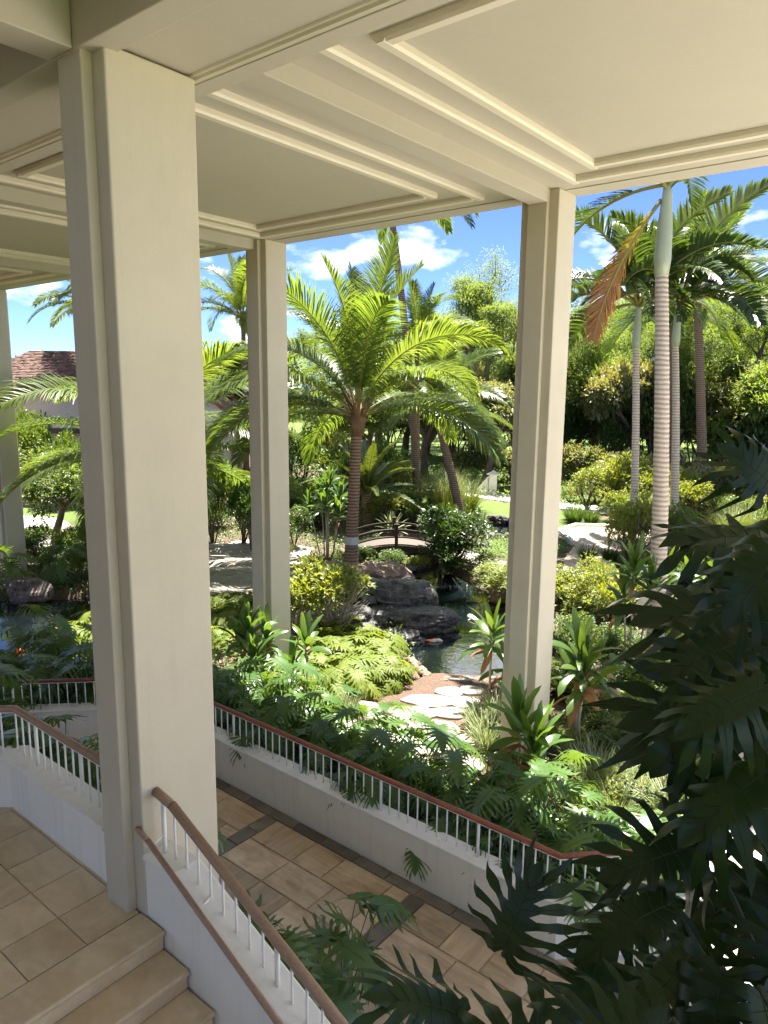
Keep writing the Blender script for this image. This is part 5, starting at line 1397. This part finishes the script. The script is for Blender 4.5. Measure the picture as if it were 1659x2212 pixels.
# ------------------------------------------------------------------ grasses
GR = {'green': clump_mesh('blades', 501, 260, .85, .013, .8, M['grass']), 'var': clump_mesh('blades', 502, 220, .62, .018, .85, M['grass_var'], rbase=.2),
      'dark': clump_mesh('blades', 503, 260, .62, .02, .7, M['grass_dark'], rbase=.22), 'fount': clump_mesh('blades', 504, 520, 1.5, .011, .95, M['grass'], rbase=.3)}
def grass(kind, loc, s_, label, i=0, group=None):
    t = plant('grass_clump', [('blades', GR[kind], None, None, None)], label, 'grass', loc, i*1.3, s_, group); return t
for i, (x,y,s_) in enumerate(((-3.55,9.6,1.1),(-3.1,10.0,1.15),(-3.9,9.95,1.0),(-2.8,10.6,1.1),(-3.4,10.7,1.1),(-2.6,9.6,1.0),(-3.2,9.1,.95))):
    grass('var', (x,y,0), s_, 'pale striped ornamental grass right of the column base', i, 'striped grass right of the column')
for i, (x,y,s_) in enumerate(((-5.95,10.2,.95),(-6.05,10.75,.95),(-5.6,9.75,.9),(-5.75,11.3,.9),(-5.5,10.35,.9),(-8.25,9.3,.6))):
    grass('var', (x,y,0), s_, 'pale striped grass along the stepping stones left of the column', i, 'striped grass by the stepping stones')
for i, (x,y,s_) in enumerate(((-9.75,23.4,1.1),(-9.2,23.9,.95))): grass('dark', (x,y,0), s_, 'dark strap leaved grass clump at the path corner', i, 'dark grass clumps at the path corner')
for i, (x,y,s_) in enumerate(((-13.2,29.9,1.3),(-12.6,30.3,1.2),(-13.6,30.6,1.2))): grass('dark', (x,y,0), s_, 'dark grass clump behind the far white kerb', i, 'dark grass clumps behind the kerb')
for i, (x,y,s_) in enumerate(((-19.0,28.4,1.35),(-20.2,29.3,1.4),(-18.4,29.4,1.2),(-21.2,28.6,1.3),(-20.6,31.4,1.3))): grass('fount', (x,y,0), s_, 'tall fountain grass behind the fern palm', i, 'fountain grass behind the fern palm')
for i, (x,y,s_) in enumerate(((-6.6,29.4,1.25),(-5.7,29.9,1.25),(-6.4,31.0,1.2),(-4.8,28.8,1.1))): grass('fount', (x,y,0), s_, 'tall arching fountain grass beside the path at the right', i, 'fountain grass at the right')
for i, (x,y,s_) in enumerate(((-25.1,12.6,1.2),(-24.4,13.0,1.2),(-25.6,13.6,1.1),(-23.8,12.9,1.1),(-18.2,17.2,.7),(-19.9,18.4,.8))): grass('green', (x,y,0), s_, 'green grass clump at the edge of a garden bed', i, 'green grass clumps')

# ------------------------------------------------------------------ trees
KI = [tree_meshes(601+i, 13.2, .75, M['kiawe'], M['bark_tree'], .22, 5, .30, 30000, .15, .05, .55, .74, fork=2, hang=.12) for i in range(3)]
BR = [tree_meshes(631+i, 6.6, .8, M['shrub_pale'] if i == 0 else M['kiawe'], M['bark_tree'], .25, 4, .2, 13000, .22, .085, .6, .6) for i in range(2)]
def tree(me, loc, label, rot=0, scale=1.0, sz=1.0, group=None, name='tree'):
    t = plant(name, [('trunk', me[1], None, None, None), ('crown', me[0], None, None, None)], label, 'tree', loc, rot, scale, group); t.scale = (scale, scale, sz); return t
tree(KI[0], (-27.2,46.0,0), 'feathery tree with a dark forked trunk left of the right hand column', .4, 1.15, 1.24)
for i, (x,y,s_,z_) in enumerate(((-23.6,57,1.1,1.0),(-20.0,60,1.1,1.02),(-14.0,55.5,1.05,1.0),(-13.2,66,1.2,1.1),(-30,60,1.15,.98),(-36,58,1.1,.95),(-42,62,1.2,1.0),(-49,60,1.2,.95),(-56,58,1.1,.9),(-18.0,53,.8,.75),(-24.5,51.5,.8,.72),(-10.0,57,.9,.85),(-33,49.5,.9,.72),(-38,50,.9,.7),(-27,74,1.3,1.15),(-19,78,1.3,1.2),(-10,72,1.3,1.15),(-5,60,1.1,1.0),(-35,76,1.3,1.15),(-62,70,1.3,1.1),(-45,74,1.3,1.1),(2,66,1.2,1.1))):
    tree(KI[i%3], (x,y,0), 'feathery green tree in the tree line behind the lawn', i*1.7, s_, z_*1.1, 'feathery trees of the far tree line')
tree(BR[0], (-22.2,37.2,0), 'rounded broadleaf tree with pale leaves before the feathery tree', .3, 1.0, 1.0)
for i in range(13):
    x = -36 + i*3.1; tree(BR[i%2], (x, 50.5 + 2.5*sin(i*1.9),0), '%s rounded green tree from the left in front of the feathery tree line' % ORD[i], i*1.3, 1.1 + .15*(i%3), 1.22 + .12*(i%2), 'rounded trees before the tree line')
for i, (x,y,s_) in enumerate(((-28.5,34.5,1.0),(-27.6,38.5,1.2),(-38.6,33.5,1.3),(-58,27,1.2),(-63,33,1.3),(-56,36,1.3),(-52,43,1.3),(-66,22,1.2))):
    tree(BR[1], (x,y,0), 'dense broadleaf tree behind the palms beside the house', i*2.1, s_, s_, 'broadleaf trees beside the house')
# gnarled little tree left of the big column
g1 = tree_meshes(651, 3.6, .9, M['shrub'], M['bark_tree'], .33, 4, .13, 3800, .16, .075, .45, .55)
tree(g1, (-26.2,12.9,0), 'small gnarled tree with twisting branches beside the left path', .8)
# ------------------------------------------------------------------ ground cover nobody could count
def cover(name, n, region, z, L, w, mat, seed, hmin=.02, hmax=.16):
    r = random.Random(seed); mb = MB(); x0, x1, y0, y1, test = region; c = 0
    while c < n:
        x, y = r.uniform(x0,x1), r.uniform(y0,y1)
        if not test(x, y): continue
        c += 1; h = r.uniform(hmin,hmax); d = (rvec(r) + V(0,0,.5)).normalized()
        leafq(mb, V(x,y,z+h), d, V(0,0,1) if abs(d.z)<.9 else V(1,0,0), L*r.uniform(.6,1.2), w*r.uniform(.7,1.2))
    return tag(mb.build(name, mat, loc=((x0+x1)/2,(y0+y1)/2,z), recalc=False), kind='stuff')
PB = [(-9.65,6.44),(-2.75,6.44),(-1.8,7.35),(-1.9,8.9),(-3.0,7.95),(-10.25,7.95),(-14.4,3.9),(-13.3,2.9)]
cover('ground_cover', 9000, (-14.4,-1.8,2.9,8.9, lambda x,y: sdist(PB,x,y) < -.02), .31, .10, .07, M['cover'], 1, .02, .36)
cover('ground_cover', 2600, (-10.2,-5.05,2.97,3.75, lambda x,y: True), .94, .10, .06, M['cover'], 2, .0, .3)
cover('ground_cover', 1800, (-4.45,-1.3,2.97,3.62, lambda x,y: True), .29, .10, .06, M['cover'], 3, .0, .35)
def bedtest(x, y):
    return not in_pond(x,y,.05) and sdist(FT,x,y) > 0 and sdist(RP,x,y) > .1 and y > 8.2 and not (-8.9 < x < -5.2 and 8 < y < 12.6) and not (-14.4 < x < -10 and 20 < y < 22) 
cover('ground_cover', 30000, (-26,-3,8.3,27, bedtest), .0, .13, .06, M['shrub'], 4, .0, .22)
cover('ground_cover', 9000, (-40,-3,33,50, lambda x,y: True), .0, .3, .14, M['shrub'], 5, .0, .4)

# far woodland behind the tree line, read as one mass
wd = random.Random(31); mb = MB()
for i in range(70):
    c = V(-130 + 2.2*i + wd.uniform(-2,2), 100 + wd.uniform(-8,8) - .25*abs(i-35), 0); hh, rr2 = wd.uniform(8,15), wd.uniform(4,7)
    for j in range(420):
        v = rvec(wd); q = c + V(v.x*rr2, v.y*rr2, hh*.5 + v.z*hh*.5)
        leafq(mb, q, (v + rvec(wd)*.8).normalized(), V(0,0,1), wd.uniform(.7,1.4), wd.uniform(.4,.8))
tag(mb.build('woodland', M['kiawe'], loc=(-50,100,0), recalc=False), kind='stuff')

for i in range(15):
    shrub('dark', (-24 + 2.3*i, -9.6 + .5*(i%2), 1.55), 2.3, 4.8, 'unseen dark hedge plant added across the court to block light', i, 'unseen light-blocking hedge across the court')  # out of view, added to hold back light from behind the landing
# ------------------------------------------------------------------ dark foreground philodendron on the upper floor, close to the viewer
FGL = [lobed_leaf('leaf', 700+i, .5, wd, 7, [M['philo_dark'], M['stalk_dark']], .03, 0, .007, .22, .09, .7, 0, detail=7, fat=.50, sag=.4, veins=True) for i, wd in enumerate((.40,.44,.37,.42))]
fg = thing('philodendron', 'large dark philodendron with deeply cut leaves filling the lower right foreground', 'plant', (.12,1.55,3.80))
FB = V(.12,1.55,3.80)
for i, (J, mv, nv, ln) in enumerate([
    ((-0.405, 2.44, 5.401), (-0.612, -0.756, 0.233), (0.47, -0.111, 0.876), 0.41),
    ((-0.363, 2.175, 5.227), (-0.704, -0.671, 0.235), (0.393, -0.092, 0.915), 0.42),
    ((-0.303, 2.057, 5.066), (-0.695, -0.716, -0.067), (0.483, -0.534, 0.694), 0.46),
    ((-0.458, 2.189, 5.048), (-0.373, -0.61, -0.699), (0.171, -0.786, 0.594), 0.42),
    ((-0.26, 1.936, 4.948), (-0.559, -0.717, -0.417), (0.018, -0.514, 0.858), 0.37),
    ((-0.463, 2.618, 5.533), (-0.52, -0.515, 0.682), (0.803, -0.567, 0.184), 0.26),
    ((-0.441, 1.977, 4.619), (-0.544, -0.835, -0.075), (0.512, -0.401, 0.76), 0.34),
    ((-0.467, 1.805, 4.523), (-0.505, -0.851, -0.147), (0.215, -0.289, 0.933), 0.32),
    ((-0.362, 1.634, 4.545), (-0.384, -0.865, -0.323), (-0.022, -0.341, 0.94), 0.27),
    ((-0.289, 1.573, 4.593), (0.072, -0.692, -0.719), (-0.107, -0.722, 0.684), 0.22),
    ((-0.263, 2.04, 4.553), (-0.186, -0.598, -0.78), (0.097, -0.801, 0.591), 0.24),
    ((-0.756, 1.429, 4.463), (0.174, 0.173, 0.969), (-0.041, -0.982, 0.183), 0.14),
    ((-0.67, 1.129, 4.561), (-0.396, -0.658, 0.641), (0.619, 0.324, 0.716), 0.22),
    ((-0.503, 1.145, 4.613), (-0.523, -0.839, -0.152), (0.307, -0.351, 0.884), 0.17),
    ((-0.332, 1.174, 4.712), (-0.496, -0.849, -0.181), (0.293, -0.359, 0.886), 0.16),
    ((-0.207, 1.518, 4.634), (0.438, -0.238, -0.867), (0.562, -0.68, 0.47), 0.16),
    ((-0.506, 2.358, 4.812), (0.519, 0.045, -0.854), (0.836, -0.232, 0.496), 0.35),
    ((-0.505, 2.403, 5.304), (-0.217, -0.542, -0.812), (-0.027, -0.828, 0.56), 0.35),
    ((-0.284, 2.238, 4.639), (-0.778, -0.566, 0.273), (0.57, -0.455, 0.684), 0.28),
    ((-0.31, 2.118, 5.366), (-0.104, -0.616, -0.781), (0.262, -0.774, 0.576), 0.36),
    ((-0.345, 2.488, 4.814), (-0.733, -0.483, 0.479), (0.589, -0.097, 0.802), 0.24),
    ((-0.253, 2.337, 4.387), (-0.566, -0.812, -0.141), (0.423, -0.433, 0.796), 0.40),
    ((-0.199, 1.778, 4.602), (-0.101, -0.584, -0.806), (0.093, -0.812, 0.577), 0.20),
    ((-0.4, 2.086, 4.372), (-0.377, -0.819, -0.432), (-0.215, -0.376, 0.901), 0.31),
    ((-0.415, 2.633, 5.133), (-0.632, -0.355, 0.689), (0.693, -0.657, 0.297), 0.28),
    ((-0.303, 1.891, 5.492), (-0.366, -0.7, -0.613), (0.127, -0.69, 0.713), 0.24),
    ((-0.379, 2.061, 4.771), (-0.36, -0.639, -0.679), (-0.021, -0.723, 0.691), 0.33),
    ((-0.318, 1.302, 4.651), (-0.436, -0.809, -0.395), (0.338, -0.554, 0.761), 0.18),
    ((-0.282, 1.715, 5.21), (-0.558, -0.788, -0.261), (0.252, -0.46, 0.851), 0.23),
    ((-0.592, 1.782, 4.288), (-0.344, -0.854, -0.391), (0.216, -0.477, 0.852), 0.27),
    ((-0.356, 1.862, 5.26), (-0.577, -0.789, -0.212), (0.396, -0.497, 0.772), 0.23),
    ((-0.273, 1.858, 5.235), (-0.304, -0.64, -0.705), (-0.151, -0.699, 0.699), 0.27),
]):
    J, mv, nv = V(*J), V(*mv).normalized(), V(*nv); nv = (nv - mv*nv.dot(mv)).normalized(); sv = nv.cross(mv)
    s_ = max(.26, ln)*1.6
    mt = Matrix(((mv.x,sv.x,nv.x),(mv.y,sv.y,nv.y),(mv.z,sv.z,nv.z))).to_euler()
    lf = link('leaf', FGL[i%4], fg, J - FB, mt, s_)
    b0 = V(.05*cos(i*2.4), .05*sin(i*2.4), 0); e_ = J - FB
    mid_ = b0.lerp(e_, .55) + V(.02,.02,.16)
    pts = [b0.lerp(mid_, t).lerp(mid_.lerp(e_, t), t) for t in (0,.2,.4,.6,.8,1)]
    m = MB(); m.tube(pts, [.009,.0085,.008,.0075,.007,.006], 7); m.build('stalk', M['stalk_dark'], fg, world=False)
pb = thing('planter_box', 'tall concrete planter holding the dark foreground plant', 'planter', (.3,1.3,.095))
m = MB(); m.box(-.5,1.6,.9,1.8,.095,3.8); m.build('box', M['concrete'], pb, bevel=.01)
# ------------------------------------------------------------------ tell look-alikes apart by their place, counted from the left as seen from the landing
_g = {}
for o in COL.objects:
    if o.parent is None and o.get('label') and o.get('group'): _g.setdefault((o['group'], o['label']), []).append(o)
for (g, lb), os_ in _g.items():
    if 2 <= len(os_) <= 64 and len(lb.split()) <= 13:
        os_.sort(key=lambda o: -atan2(-o.location.x, o.location.y))
        for i, o in enumerate(os_): o['label'] = '%s, %s from left' % (lb, ORD[i])
